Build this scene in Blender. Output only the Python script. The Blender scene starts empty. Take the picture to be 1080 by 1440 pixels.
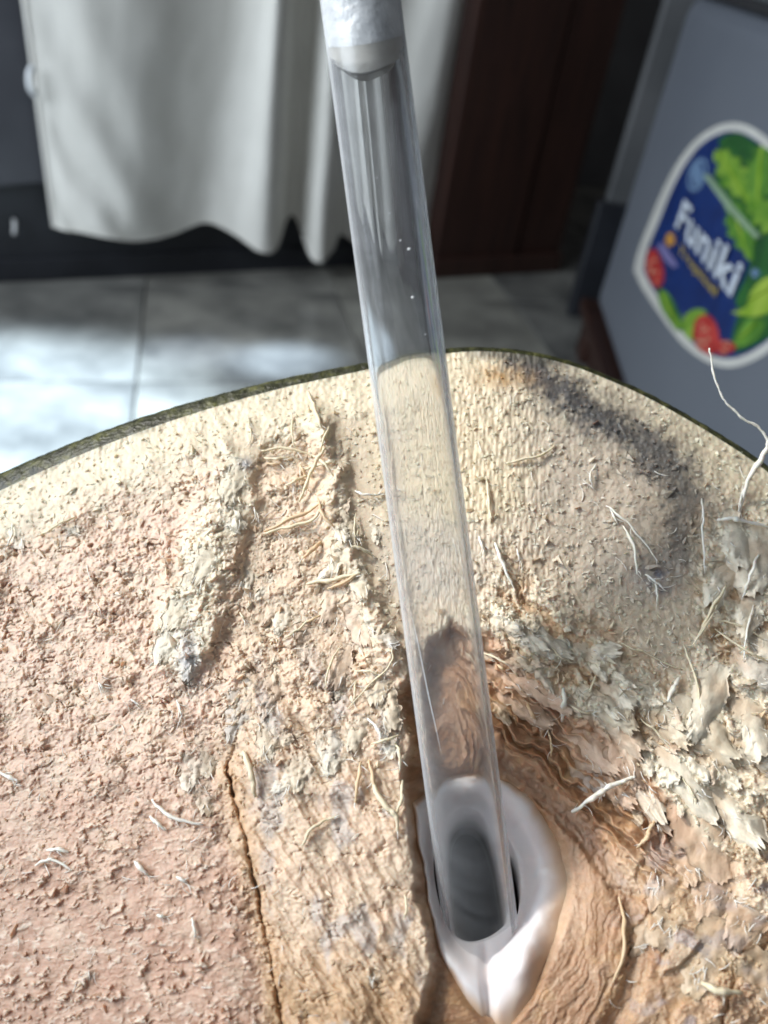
import bpy, math, random
import numpy as np
from mathutils import Matrix, Vector

S = bpy.context.scene
COL = S.collection
R = math.radians
rng = np.random.default_rng(7)
random.seed(7)

# ------------------------------------------------------------------ camera
FPX = 1082.0                                   # focal length in photo pixels (1080 x 1440)
PITCH = R(37.8)
CAM = np.array([0.0, 0.0, 0.5])
fw = np.array([0, math.cos(PITCH), -math.sin(PITCH)])
r0 = np.array([1.0, 0, 0]); u0 = np.array([0, math.sin(PITCH), math.cos(PITCH)])
cr, sr = 0.98752, 0.15748
ri = cr * r0 + sr * u0
up = -sr * r0 + cr * u0
cam = bpy.data.cameras.new('camera')
cam.sensor_fit = 'VERTICAL'; cam.sensor_height = 34.6; cam.sensor_width = 26; cam.lens = 26.0
cam.clip_start = 0.005; cam.clip_end = 60
cam.dof.use_dof = True; cam.dof.focus_distance = 0.140; cam.dof.aperture_fstop = 26.0 / 1.95
camo = bpy.data.objects.new('camera', cam); COL.objects.link(camo)
camo.matrix_world = Matrix(((ri[0], up[0], -fw[0], CAM[0]), (ri[1], up[1], -fw[1], CAM[1]),
                            (ri[2], up[2], -fw[2], CAM[2]), (0, 0, 0, 1)))
S.camera = camo

def ray(px, py):
    px = np.asarray(px, float); py = np.asarray(py, float)
    return ((px - 540) / FPX)[..., None] * ri + ((720 - py) / FPX)[..., None] * up + fw
def c2w(x, y, z):                               # camera axes (right, up, towards viewer) -> world direction
    return x * ri + y * up - z * fw
def at_depth(px, py, d):
    return CAM + ray(px, py) * d
def on_plane(px, py, p, n):                     # where the sight line through a photo pixel meets a plane
    r_ = ray(px, py); n = np.asarray(n, float)
    return CAM + r_ * (np.dot(np.asarray(p) - CAM, n) / (r_ @ n))[..., None]

# ------------------------------------------------------------------ world and lamps
W = bpy.data.worlds.new('World'); S.world = W; W.use_nodes = True
bg = W.node_tree.nodes['Background']
bg.inputs[0].default_value = (0.92, 0.95, 1.0, 1); bg.inputs[1].default_value = 0.075
S.view_settings.view_transform = 'Standard'; S.view_settings.look = 'None'
S.view_settings.exposure = 0.0; S.view_settings.gamma = 1.0
S.cycles.max_bounces = 14; S.cycles.transmission_bounces = 12; S.cycles.transparent_max_bounces = 12
S.cycles.caustics_refractive = True; S.cycles.caustics_reflective = False
S.cycles.blur_glossy = 0.6; S.cycles.sample_clamp_indirect = 4.0
S.cycles.use_denoising = True

def lamp(name, typ, pos, target, energy, color, **kw):
    l = bpy.data.lights.new(name, typ); l.energy = energy; l.color = color
    for k, v in kw.items(): setattr(l, k, v)
    o = bpy.data.objects.new(name, l); COL.objects.link(o)
    d = Vector(np.asarray(target) - np.asarray(pos))
    o.rotation_euler = d.to_track_quat('-Z', 'Y').to_euler(); o.location = Vector(pos)
    return o
FACE = at_depth(620, 900, 0.14)
KEYDIR = c2w(-0.60, 0.74, 0.27); KEYDIR = KEYDIR / np.linalg.norm(KEYDIR)
BEAM = at_depth(660, 640, 0.150)
lamp('sunbeam', 'SPOT', BEAM + KEYDIR * 2.2, BEAM, 248, (1.0, 0.94, 0.855), spot_size=R(8.6), spot_blend=0.9, shadow_soft_size=0.11)
lamp('window_glow', 'AREA', (-1.35, -0.15, 1.05), (0.0, 0.9, 0.3), 36, (0.82, 0.91, 1.0), shape='RECTANGLE', size=1.0, size_y=1.2)
lamp('room_glow', 'AREA', (0.5, -1.2, 1.6), (0.1, 0.3, 0.3), 3.5, (0.92, 0.95, 1.0), shape='RECTANGLE', size=1.4, size_y=1.0)
def floor_at(px, py):
    r_ = ray(px, py); return CAM + r_ * (-CAM[2] / r_[2])
lamp('floor_beam', 'SPOT', (-1.9, 0.30, 1.7), floor_at(-60, 600), 2000, (0.66, 0.83, 1.0), spot_size=R(13), spot_blend=0.7, shadow_soft_size=0.05)  # added floor spots, here and below, stand in for window reflections on tiles
lamp('floor_gleam', 'SPOT', (-1.7, 0.10, 1.6), floor_at(395, 508), 1000, (0.60, 0.77, 1.0), spot_size=R(3.2), spot_blend=0.9, shadow_soft_size=0.02)
lamp('floor_streak', 'SPOT', (-1.7, 0.10, 1.6), floor_at(262, 496), 500, (0.66, 0.80, 1.0), spot_size=R(3.0), spot_blend=0.9, shadow_soft_size=0.02)

# ------------------------------------------------------------------ numpy noise
def _h(ix, iy, seed):
    h = (ix.astype(np.int64) * 374761393 + iy.astype(np.int64) * 668265263 + seed * 974634777) & 0xFFFFFFFF
    h = ((h ^ (h >> 13)) * 1274126177) & 0xFFFFFFFF
    h = ((h ^ (h >> 16)) * 2246822519) & 0xFFFFFFFF
    return (h ^ (h >> 15)) & 0xFFFFFF
def h01(ix, iy, seed): return _h(ix, iy, seed) / float(0x1000000)
def gnoise(x, y, seed=0):
    ix = np.floor(x); iy = np.floor(y); fx = x - ix; fy = y - iy
    ux = fx * fx * fx * (fx * (fx * 6 - 15) + 10); uy = fy * fy * fy * (fy * (fy * 6 - 15) + 10)
    def g(dx, dy):
        a = h01(ix + dx, iy + dy, seed) * 2 * np.pi
        return np.cos(a) * (fx - dx) + np.sin(a) * (fy - dy)
    a = g(0, 0) * (1 - ux) + g(1, 0) * ux; b = g(0, 1) * (1 - ux) + g(1, 1) * ux
    return (a * (1 - uy) + b * uy) * 1.45
def fbm(x, y, octv=4, seed=0, gain=0.5, lac=2.03):
    s = 0; a = 1; t = 0
    for k in range(octv):
        s = s + a * gnoise(x, y, seed + k * 17); t += a; a *= gain; x = x * lac + 13.7; y = y * lac + 5.1
    return s / t
def worley(x, y, seed=0):
    ix = np.floor(x); iy = np.floor(y)
    f1 = np.full(x.shape, 9.0); f2 = np.full(x.shape, 9.0); cid = np.zeros(x.shape)
    for dx in (-1, 0, 1):
        for dy in (-1, 0, 1):
            cx = ix + dx; cy = iy + dy
            qx = cx + 0.1 + 0.8 * h01(cx, cy, seed); qy = cy + 0.1 + 0.8 * h01(cx, cy, seed + 5)
            d = np.hypot(qx - x, qy - y); c = h01(cx, cy, seed + 9)
            n1 = d < f1
            f2 = np.where(n1, f1, np.minimum(f2, d)); cid = np.where(n1, c, cid); f1 = np.where(n1, d, f1)
    return f1, f2, cid
def ss(a, b, x):
    t = np.clip((x - a) / (b - a), 0, 1); return t * t * (3 - 2 * t)
def ledge(n, k, sharp=0.72):                    # turns smooth noise into stacked torn layers
    q = n * k; f = np.floor(q); return (f + ss(sharp, 1.0, q - f)) / k
def d_line(px, py, pts):                        # distance to an open polyline and the position along it (0..1)
    best = np.full(px.shape, 1e9); tt = np.zeros(px.shape); n = len(pts) - 1
    for i in range(n):
        ax, ay = pts[i]; bx, by = pts[i + 1]; ex, ey = bx - ax, by - ay
        t = np.clip(((px - ax) * ex + (py - ay) * ey) / (ex * ex + ey * ey), 0, 1)
        d = np.hypot(px - ax - ex * t, py - ay - ey * t); m = d < best
        best = np.where(m, d, best); tt = np.where(m, (i + t) / n, tt)
    return best, tt
def sd_poly(px, py, pts):                       # positive inside
    d, _ = d_line(px, py, list(pts) + [pts[0]])
    ins = np.zeros(px.shape, bool); n = len(pts)
    for i in range(n):
        ax, ay = pts[i]; bx, by = pts[(i + 1) % n]
        if ay == by: continue
        c = ((ay > py) != (by > py)) & (px < (bx - ax) * (py - ay) / (by - ay) + ax)
        ins ^= c
    return np.where(ins, d, -d)
def catmull(pts, n=12):
    P = np.array(pts, float); P = np.vstack([2 * P[0] - P[1], P, 2 * P[-1] - P[-2]]); out = []
    for i in range(1, len(P) - 2):
        for k in range(n):
            t = k / n; a, b, c, d = P[i - 1], P[i], P[i + 1], P[i + 2]
            out.append(0.5 * ((2 * b) + (-a + c) * t + (2 * a - 5 * b + 4 * c - d) * t * t + (-a + 3 * b - 3 * c + d) * t ** 3))
    out.append(P[-2]); return np.array(out)

# ------------------------------------------------------------------ mesh helpers
def npmesh(name, V, F, smooth=True):
    V = np.ascontiguousarray(V, dtype=np.float32); F = np.ascontiguousarray(F, dtype=np.int32)
    me = bpy.data.meshes.new(name); k = F.shape[1]
    me.vertices.add(len(V)); me.vertices.foreach_set('co', V.ravel())
    me.loops.add(F.size); me.loops.foreach_set('vertex_index', F.ravel())
    me.polygons.add(len(F)); me.polygons.foreach_set('loop_start', np.arange(0, F.size, k, dtype=np.int32))
    me.polygons.foreach_set('use_smooth', np.full(len(F), smooth, dtype=bool))
    me.update(calc_edges=True); return me
def pymesh(name, verts, faces, smooth=False):
    me = bpy.data.meshes.new(name); me.from_pydata([tuple(map(float, v)) for v in verts], [], faces)
    me.polygons.foreach_set('use_smooth', [smooth] * len(me.polygons)); me.update(); return me
def link(name, me, mat=None, parent=None, **props):
    o = bpy.data.objects.new(name, me); COL.objects.link(o)
    if mat is not None and me is not None and len(me.materials) == 0: me.materials.append(mat)
    if parent is not None:
        o.parent = parent
        o.matrix_parent_inverse = Matrix.Translation(-parent.location)
    for k, v in props.items(): o[k] = v
    return o
def empty(name, loc, **props):
    o = link(name, None, **props); o.location = Vector(loc); return o
def grid_faces(nr, nc, closed=False, off=0):
    i, j = np.meshgrid(np.arange(nr - 1), np.arange(nc if closed else nc - 1), indexing='ij')
    j2 = (j + 1) % nc
    return np.stack([i * nc + j, (i + 1) * nc + j, (i + 1) * nc + j2, i * nc + j2], -1).reshape(-1, 4) + off
def tube(pts, rad, ns=6):                       # tapered tube along points, capped
    P = np.asarray(pts, float); n = len(P); rad = np.broadcast_to(np.asarray(rad, float), (n,))
    T = np.gradient(P, axis=0); T /= np.linalg.norm(T, axis=1)[:, None] + 1e-12
    a = np.cross(T[0], [0.3, 0.2, 0.9]); a /= np.linalg.norm(a)
    V = []
    for i in range(n):
        a = a - T[i] * np.dot(a, T[i]); a /= np.linalg.norm(a); b = np.cross(T[i], a)
        for k in range(ns):
            w = 2 * np.pi * k / ns
            V.append(P[i] + rad[i] * (math.cos(w) * a + math.sin(w) * b))
    F = [tuple(f) for f in grid_faces(n, ns, True)]
    F.append(tuple(range(ns))); F.append(tuple((n - 1) * ns + k for k in reversed(range(ns))))
    return V, F
def box_vf(o, a, b, c):                         # box from corner and three edge vectors
    o, a, b, c = map(lambda v: np.asarray(v, float), (o, a, b, c))
    V = [o, o + a, o + a + b, o + b, o + c, o + a + c, o + a + b + c, o + b + c]
    return V, [(0, 3, 2, 1), (4, 5, 6, 7), (0, 1, 5, 4), (1, 2, 6, 5), (2, 3, 7, 6), (3, 0, 4, 7)]
def bevel(o, w, seg=2):
    m = o.modifiers.new('bevel', 'BEVEL'); m.width = w; m.segments = seg; m.limit_method = 'ANGLE'

# ------------------------------------------------------------------ materials
class NT:
    def __init__(s, name):
        s.m = bpy.data.materials.new(name); s.m.use_nodes = True; s.t = s.m.node_tree; s.t.nodes.clear()
        s.out = s.n('ShaderNodeOutputMaterial')
    def n(s, typ, **kw):
        o = s.t.nodes.new(typ)
        for k, v in kw.items():
            if k.startswith('i_'):
                key = k[2:]; o.inputs[int(key) if key.isdigit() else key.replace('_', ' ')].default_value = v
            else: setattr(o, k, v)
        return o
    def l(s, a, b): s.t.links.new(a, b)
def noise_node(t, scale, detail=4, rough=0.55, coord='Object', dist=0.0, vec=(1, 1, 1)):
    tc = t.n('ShaderNodeTexCoord'); mp = t.n('ShaderNodeMapping'); mp.inputs['Scale'].default_value = vec
    nz = t.n('ShaderNodeTexNoise'); nz.inputs['Scale'].default_value = scale; nz.inputs['Detail'].default_value = detail
    nz.inputs['Roughness'].default_value = rough; nz.inputs['Distortion'].default_value = dist
    t.l(tc.outputs[coord], mp.inputs[0]); t.l(mp.outputs[0], nz.inputs['Vector']); return nz
def ramp(t, src, stops):
    rp = t.n('ShaderNodeValToRGB'); e = rp.color_ramp.elements
    while len(e) < len(stops): e.new(0.5)
    for el, (p, c) in zip(e, stops): el.position = p; el.color = (*c, 1)
    t.l(src, rp.inputs[0]); return rp
def mat(name, c1, c2=None, scale=20, rough=0.6, bump=0.0, bscale=None, spec=0.5, sss=0.0, sssr=(0.002, 0.001, 0.0005), vec=(1, 1, 1), coat=0.0, lo=0.35, hi=0.65, detail=5, bdist=0.001):
    t = NT(name); p = t.n('ShaderNodeBsdfPrincipled'); t.l(p.outputs[0], t.out.inputs[0])
    p.inputs['Roughness'].default_value = rough; p.inputs['Specular IOR Level'].default_value = spec
    p.inputs['Coat Weight'].default_value = coat
    if c2 is None: p.inputs['Base Color'].default_value = (*c1, 1)
    else:
        nz = noise_node(t, scale, detail, vec=vec); rp = ramp(t, nz.outputs[0], [(lo, c1), (hi, c2)]); t.l(rp.outputs[0], p.inputs['Base Color'])
    if bump:
        nb = noise_node(t, bscale or scale * 3, 5, vec=vec); b = t.n('ShaderNodeBump'); b.inputs['Strength'].default_value = bump
        b.inputs['Distance'].default_value = bdist; t.l(nb.outputs[0], b.inputs['Height']); t.l(b.outputs[0], p.inputs['Normal'])
    if sss:
        p.inputs['Subsurface Weight'].default_value = sss; p.inputs['Subsurface Radius'].default_value = sssr; p.inputs['Subsurface Scale'].default_value = 1.0
    return t.m

# ------------------------------------------------------------------ the room: floor, walls, cupboard
FZ = 0.0
def floor_pt(px, py, z=0.0): return on_plane(px, py, (0, 0, z), (0, 0, 1))
WA = floor_pt(0, 396); WB = floor_pt(480, 373)          # foot of the dark cupboard
wd = WB - WA; wd[2] = 0; wd /= np.linalg.norm(wd)      # along the wall
wn = np.array([wd[1], -wd[0], 0.0])                     # towards the room
if np.dot(wn, CAM - WA) < 0: wn = -wn
UPZ = np.array([0, 0, 1.0])


m_grout = mat('floor_grout', (0.24, 0.235, 0.22), (0.32, 0.315, 0.29), 40, 0.7)
fl = link('floor', npmesh('floor', np.array([[-4, -2, -0.004], [4, -2, -0.004], [4, 5, -0.004], [-4, 5, -0.004]]), np.array([[0, 1, 2, 3]]), False), m_grout, kind='structure')
tile_mats = []
for k, (a, b) in enumerate([((0.12, 0.118, 0.11), (0.30, 0.29, 0.26)), ((0.10, 0.10, 0.095), (0.25, 0.245, 0.225)), ((0.15, 0.145, 0.13), (0.33, 0.32, 0.28))]):
    tile_mats.append(mat('floor_tile_%s' % 'abc'[k], a, b, 9, 0.28, bump=0.05, bscale=60, lo=0.36, hi=0.66, detail=7))
TS = 0.30
seam = floor_pt(203, 430)
tw = 0.5 * (TS - 0.002)
tv = [(-tw, -tw, 0), (tw, -tw, 0), (tw, tw, 0), (-tw, tw, 0)]
V = [(x, y, -0.0045) for x, y, z in tv] + [(x, y, -0.0012) for x, y, z in tv] + [(x * 0.99, y * 0.99, 0) for x, y, z in tv]
F = [(0, 1, 5, 4), (1, 2, 6, 5), (2, 3, 7, 6), (3, 0, 4, 7), (4, 5, 9, 8), (5, 6, 10, 9), (6, 7, 11, 10), (7, 4, 8, 11), (8, 9, 10, 11)]
tile_me = [pymesh('tile', V, F) for _ in range(3)]
for me_, m_ in zip(tile_me, tile_mats): me_.materials.append(m_)
tf = np.array([0.29, -0.957, 0.0]); tsd = np.array([0.957, 0.29, 0.0])
ang = math.atan2(tsd[1], tsd[0])
for i in range(-6, 6):
    for j in range(-5, 3):
        c = seam + tsd * (TS * (i + 0.5)) + tf * (-TS * (j + 0.75))
        cc = c - CAM; dz = cc @ fw
        if dz < 0.3: continue
        X = 540 + FPX * (cc @ ri) / dz; Y = 720 - FPX * (cc @ up) / dz
        if not (-1100 < X < 1800 and 60 < Y < 1200): continue
        t = link('tile', tile_me[(i * 2 + j * 3) % 3], None, fl)
        t.location = Vector(c); t.rotation_euler = (0, 0, ang)

# dark cupboard behind the curtain
def wall_pt(px, py, off=0.0): return on_plane(px, py, WA + wn * off, wn)
m_dark = mat('dark_laminate', (0.012, 0.013, 0.017), (0.020, 0.022, 0.028), 14, 0.42, bump=0.04, bscale=80)
m_dpanel = mat('dark_panel', (0.050, 0.052, 0.062), (0.075, 0.077, 0.090), 10, 0.38, bump=0.05, bscale=50)
m_metal = mat('worn_metal', (0.50, 0.50, 0.50), (0.65, 0.65, 0.66), 60, 0.35, spec=0.8)
cup = empty('cupboard', WA, label='dark grey cupboard behind the hanging curtain', category='cupboard')
s0 = WA - wd * 0.6
V, F = box_vf(s0 - wn * 0.40, wd * 1.56, wn * 0.40, UPZ * 1.6)
o = link('carcass', pymesh('carcass', V, F), m_dark, cup); bevel(o, 0.004)
def wall_panel(name, pxs, off, th, m, parent, bev=0.003):
    P = np.array([wall_pt(x, y, off) for x, y in pxs]); n = len(P)
    Vv = list(P) + list(P + wn * th)
    Ff = [tuple(range(n))[::-1], tuple(range(n, 2 * n))] + [(i, (i + 1) % n, n + (i + 1) % n, n + i) for i in range(n)]
    o = link(name, pymesh(name, Vv, Ff), m, parent); bevel(o, bev); return o
wall_panel('door_panel', [(-120, -220), (-75, 268), (46, 256), (70, 256), (220, 256), (220, -220)], 0.0005, 0.010, m_dpanel, cup)
wall_panel('plinth', [(-60, 366), (-60, 398), (600, 372), (600, 338)], 0.0005, 0.006, m_dark, cup, 0.002)
# little metal latch low on the cupboard
P = wall_pt(20, 310, 0.004); q = wall_pt(20, 326, 0.012)
Vt, Ft = tube(catmull([P, P + wn * 0.010, q + wn * 0.004, q], 5), 0.0028, 8)
link('latch', pymesh('latch', Vt, Ft, True), m_metal, cup)

# plain wall beyond
m_wall = mat('painted_wall', (0.10, 0.10, 0.105), (0.15, 0.15, 0.155), 5, 0.8, bump=0.1, bscale=90)
V, F = box_vf(s0 - wn * 0.55 + wd * -2, wd * 6, wn * 0.1, UPZ * 2.6)
link('wall', pymesh('wall', V, F), m_wall, kind='structure')

# curtain
m_curt = mat('curtain_cloth', (0.66, 0.645, 0.60), (0.72, 0.705, 0.66), 16, 0.85, bump=0.08, bscale=900, spec=0.15, lo=0.3, hi=0.7, bdist=0.0006)
cur_top = [(30, 0), (72, 0), (130, 0), (200, 0), (270, 0), (330, 0), (372, 0), (388, 0), (404, 0), (418, 0), (440, 0), (462, 0), (478, 0), (505, 0), (560, 0), (610, 0), (640, 0), (660, 0)]
cur_bot = [(73, 318), (100, 326), (150, 333), (195, 340), (245, 328), (290, 313), (330, 330), (365, 354), (388, 350), (402, 310), (416, 306), (436, 360), (453, 368), (468, 352), (480, 330), (520, 352), (570, 345), (612, 318)]
cur_off = [0.040, 0.052, 0.066, 0.064, 0.040, 0.030, 0.050, 0.078, 0.066, 0.012, 0.010, 0.066, 0.078, 0.056, 0.018, 0.052, 0.058, 0.030]
tp = catmull(cur_top, 9); bt = catmull(cur_bot, 9); of = catmull([(a, 0) for a in cur_off], 9)[:, 0]
nr = 70; nc = len(tp); G = np.zeros((nr, nc, 3))
for j in range(nc):
    B = wall_pt(bt[j, 0], bt[j, 1], of[j]); T = wall_pt(tp[j, 0], tp[j, 1], of[j] * 0.9)
    T2 = T + (T - B) * 1.2                             # hangs on past the top of the frame
    for i in range(nr):
        G[i, j] = B + (T2 - B) * (i / (nr - 1)) ** 1.15
ii, jj = np.meshgrid(np.linspace(0, 1, nr), np.linspace(0, 1, nc), indexing='ij')
# slack diagonal creases near the free left edge
cre = 0.0045 * np.sin((jj * 62 + ii * 30)) * ss(0.30, 0.05, jj) * ss(0.0, 0.08, jj) * ss(0.75, 0.1, ii)
cre += 0.0035 * fbm(jj * 14, ii * 5 + 3, 3, 5)
G += cre[..., None] * wn
cur = empty('curtain', wall_pt(300, 330, 0.05), label='grey white cloth curtain hanging in soft folds above the floor', category='curtain')
V = np.vstack([G.reshape(-1, 3), (G - wn * 0.0012).reshape(-1, 3)]); n = nr * nc
F1 = grid_faces(nr, nc); F2 = grid_faces(nr, nc, off=n)[:, ::-1]
ed = []
for i in range(nr - 1):
    ed += [(i * nc, n + i * nc, n + (i + 1) * nc, (i + 1) * nc), (i * nc + nc - 1, (i + 1) * nc + nc - 1, n + (i + 1) * nc + nc - 1, n + i * nc + nc - 1)]
for j in range(nc - 1):
    ed += [(j, j + 1, n + j + 1, n + j)]
link('panel', npmesh('panel', V, np.vstack([F1, F2, np.array(ed)])), m_curt, cur)
# folded hem and side seam
Vt, Ft = tube(G[:, 1] + wn * 0.0006, 0.0018, 6); link('side_hem', pymesh('side_hem', Vt, Ft, True), m_curt, cur)
Vt, Ft = tube(G[0, :] + UPZ * 0.001, 0.0016, 6); link('bottom_hem', pymesh('bottom_hem', Vt, Ft, True), m_curt, cur)
m_white = mat('white_plastic', (0.80, 0.82, 0.84), None, rough=0.35)
hk = [wall_pt(46, 94, 0.052), wall_pt(41, 104, 0.056), wall_pt(42, 122, 0.056), wall_pt(49, 134, 0.052)]
Vt, Ft = tube(catmull(hk, 6), 0.0038, 8); link('hook', pymesh('hook', Vt, Ft, True), m_white, cur)

# dark brown wooden wardrobe standing beside the cupboard
t = NT('dark_brown_wood'); p = t.n('ShaderNodeBsdfPrincipled'); t.l(p.outputs[0], t.out.inputs[0]); p.inputs['Roughness'].default_value = 0.5
nz = noise_node(t, 7, 6, dist=1.2, vec=(9, 9, 0.7)); rp = ramp(t, nz.outputs[0], [(0.3, (0.018, 0.0075, 0.0055)), (0.7, (0.046, 0.018, 0.012))]); t.l(rp.outputs[0], p.inputs['Base Color'])
m_wood = t.m
WW = floor_pt(598, 385)
wall_w = lambda px, py, off=0.0: on_plane(px, py, WW + wn * off, wn)
wr = empty('wardrobe', WW, label='dark red brown wooden wardrobe between the curtain and the freezer', category='wardrobe')
A = wall_w(598, 385); B = wall_w(776, 385); wdv = B - A; wdv[2] = 0
A[2] = 0.0
V, F = box_vf(A - wn * 0.33, wdv, wn * 0.33, UPZ * 1.5); o = link('side', pymesh('side', V, F), m_wood, wr); bevel(o, 0.004)
V, F = box_vf(A + wn * 0.001 + wdv * 0.02, wdv * 0.60, wn * 0.012, UPZ * 1.5); o = link('board', pymesh('board', V, F), m_wood, wr); bevel(o, 0.003)
V, F = box_vf(A + wn * 0.001 + wdv * 0.64, wdv * 0.35, wn * 0.008, UPZ * 1.5); o = link('board', pymesh('board', V, F), m_wood, wr); bevel(o, 0.003)
V, F = box_vf(A + wn * 0.014, wdv * 0.98, wn * 0.012, UPZ * 0.035); o = link('skirting', pymesh('skirting', V, F), m_wood, wr); bevel(o, 0.003)

# chest freezer on a dark wooden stand
zb = 0.075
K = floor_pt(835, 428, zb); XF = K[0]; YF = K[1]
m_frz = mat('freezer_enamel', (0.145, 0.16, 0.19), (0.165, 0.18, 0.21), 3, 0.36, bump=0.03, bscale=120, spec=0.5)
m_lid = mat('freezer_lid_trim', (0.16, 0.175, 0.18), (0.20, 0.215, 0.22), 3, 0.4)
m_rub = mat('dark_rubber', (0.02, 0.02, 0.022), None, rough=0.7)
frz = empty('chest_freezer', (XF + 0.25, YF - 0.45, 0), label='grey chest freezer with a colourful fruit sticker on its side', category='freezer')
Lt = on_plane(1079, 6, (XF, 0, 0), (1, 0, 0))[2]
V, F = box_vf((XF, YF - 1.05, zb), (0.55, 0, 0), (0, 1.05, 0), (0, 0, Lt - zb - 0.008)); o = link('cabinet', pymesh('cabinet', V, F), m_frz, frz); bevel(o, 0.022, 4)
V, F = box_vf((XF + 0.004, YF - 1.045, Lt - 0.008), (0.54, 0, 0), (0, 1.04, 0), (0, 0, 0.008)); link('gasket', pymesh('gasket', V, F), m_rub, frz)
V, F = box_vf((XF - 0.004, YF - 1.054, Lt), (0.558, 0, 0), (0, 1.058, 0), (0, 0, 0.07)); o = link('lid', pymesh('lid', V, F), m_lid, frz); bevel(o, 0.010, 3)
std = empty('freezer_stand', (XF + 0.25, YF - 0.5, 0), label='dark brown wooden stand under the grey chest freezer', category='stand')
V, F = box_vf((XF - 0.014, YF - 1.06, zb - 0.022), (0.58, 0, 0), (0, 1.09, 0), (0, 0, 0.020)); o = link('top', pymesh('top', V, F), m_wood, std); bevel(o, 0.003)
for yy in (YF - 0.03, YF - 0.5, YF - 1.0):
    V, F = box_vf((XF - 0.008, yy - 0.02, 0), (0.06, 0, 0), (0, 0.05, 0), (0, 0, zb - 0.022)); o = link('leg', pymesh('leg', V, F), m_wood, std); bevel(o, 0.003)
V, F = box_vf((XF + 0.002, YF - 0.98, 0.004), (0.018, 0, 0), (0, 0.94, 0), (0, 0, zb - 0.030)); o = link('rail', pymesh('rail', V, F), m_wood, std); bevel(o, 0.002)
# grey post standing behind the freezer
Q = floor_pt(850, 400, 0.06)
pst = empty('grey_post', (XF - 0.05, YF + 0.13, 0), label='narrow grey board standing in the dark gap behind the freezer', category='board')
m_post = mat('grey_board', (0.07, 0.073, 0.077), (0.11, 0.113, 0.118), 8, 0.6, bump=0.05, bscale=60)
P1 = on_plane(852, 285, (0, YF + 0.13, 0), (0, 1, 0)); P2 = on_plane(905, 285, (0, YF + 0.13, 0), (0, 1, 0))
V, F = box_vf((P1[0], YF + 0.13, P1[2]), (P2[0] - P1[0], 0, 0), (0, 0.02, 0), (0, 0, 1.2)); o = link('board', pymesh('board', V, F), m_post, pst); bevel(o, 0.004)
V, F = box_vf((P1[0] - 0.01, YF + 0.128, 0), (P2[0] - P1[0] + 0.02, 0, 0), (0, 0.026, 0), (0, 0, P1[2])); o = link('foot', pymesh('foot', V, F), m_dark, pst); bevel(o, 0.004)

# ---- sticker, laid out in the plane of the freezer side
def fz(px, py): return on_plane(px, py, (XF, 0, 0), (1, 0, 0))
stk_c = fz(1000, 345)
def plate(name, pxs, lay, m, parent, smooth_n=6, closed=True):
    pts = catmull(list(pxs) + [pxs[0]], smooth_n)[:-1] if smooth_n else np.array(pxs, float)
    P = np.array([fz(x, y) for x, y in pts]); x1 = XF - 0.0004 * (lay + 1)
    n = len(P); Vv = [(x1, p[1], p[2]) for p in P] + [(XF + 0.0005, p[1], p[2]) for p in P]
    a = sum(P[i, 1] * P[(i + 1) % n, 2] - P[(i + 1) % n, 1] * P[i, 2] for i in range(n))
    f = tuple(range(n)) if a < 0 else tuple(reversed(range(n)))
    Ff = [f] + [(i, n + i, n + (i + 1) % n, (i + 1) % n) for i in range(n)]
    return link(name, pymesh(name, Vv, Ff), m, parent)
def pm(name, c, c2=None, sc=60): return mat('print_' + name, c, c2, sc, 0.4)
m_sw = pm('white', (0.62, 0.61, 0.57), (0.70, 0.69, 0.64), 30); m_sb = pm('blue', (0.006, 0.022, 0.115), (0.008, 0.035, 0.17), 30)
m_sg = pm('green', (0.035, 0.14, 0.018), (0.16, 0.36, 0.045), 45); m_sg2 = pm('leaf_green', (0.09, 0.25, 0.02), (0.30, 0.48, 0.06), 50)
m_sdg = pm('dark_green', (0.012, 0.07, 0.02), (0.03, 0.15, 0.03), 45); m_sr = pm('red', (0.36, 0.02, 0.02), (0.58, 0.06, 0.05), 60)
m_sy = pm('lime', (0.25, 0.42, 0.03), (0.42, 0.56, 0.08), 40); m_gold = pm('gold', (0.45, 0.34, 0.08)); m_let = pm('letter_white', (0.70, 0.76, 0.84))
m_or = pm('orange', (0.62, 0.30, 0.05)); m_vi = pm('violet', (0.22, 0.20, 0.42)); m_pale = pm('pale_blue', (0.16, 0.26, 0.42)); m_ltg = pm('light_line', (0.30, 0.42, 0.28))
out = [(891, 380), (898, 352), (915, 308), (934, 264), (955, 226), (980, 195), (1008, 177), (1035, 172), (1060, 180), (1085, 200), (1115, 240), (1145, 300), (1160, 360), (1150, 410), (1120, 460), (1085, 492), (1050, 512), (1020, 517), (990, 507), (960, 484), (930, 445), (905, 408)]
stk = plate('sticker', out, 0, m_sw, frz, 5)
cxy = np.array([1012, 352.0])
inn = [tuple(cxy + (np.array(q) - cxy) * (1 - 13.0 / np.linalg.norm(np.array(q) - cxy))) for q in out]
inn[0] = (906, 381)
plate('blue_field', inn, 1, m_sb, stk, 5)
plate('green_field', [(1012, 196), (1035, 187), (1060, 198), (1085, 222), (1115, 270), (1138, 330), (1142, 380), (1128, 425), (1095, 465), (1060, 488), (1034, 494), (1032, 470), (1040, 440), (1036, 420), (1050, 390), (1062, 350), (1050, 340), (1030, 335), (1022, 310), (1026, 290), (1006, 250), (1016, 235)], 2, m_sdg, stk, 4)
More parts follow.
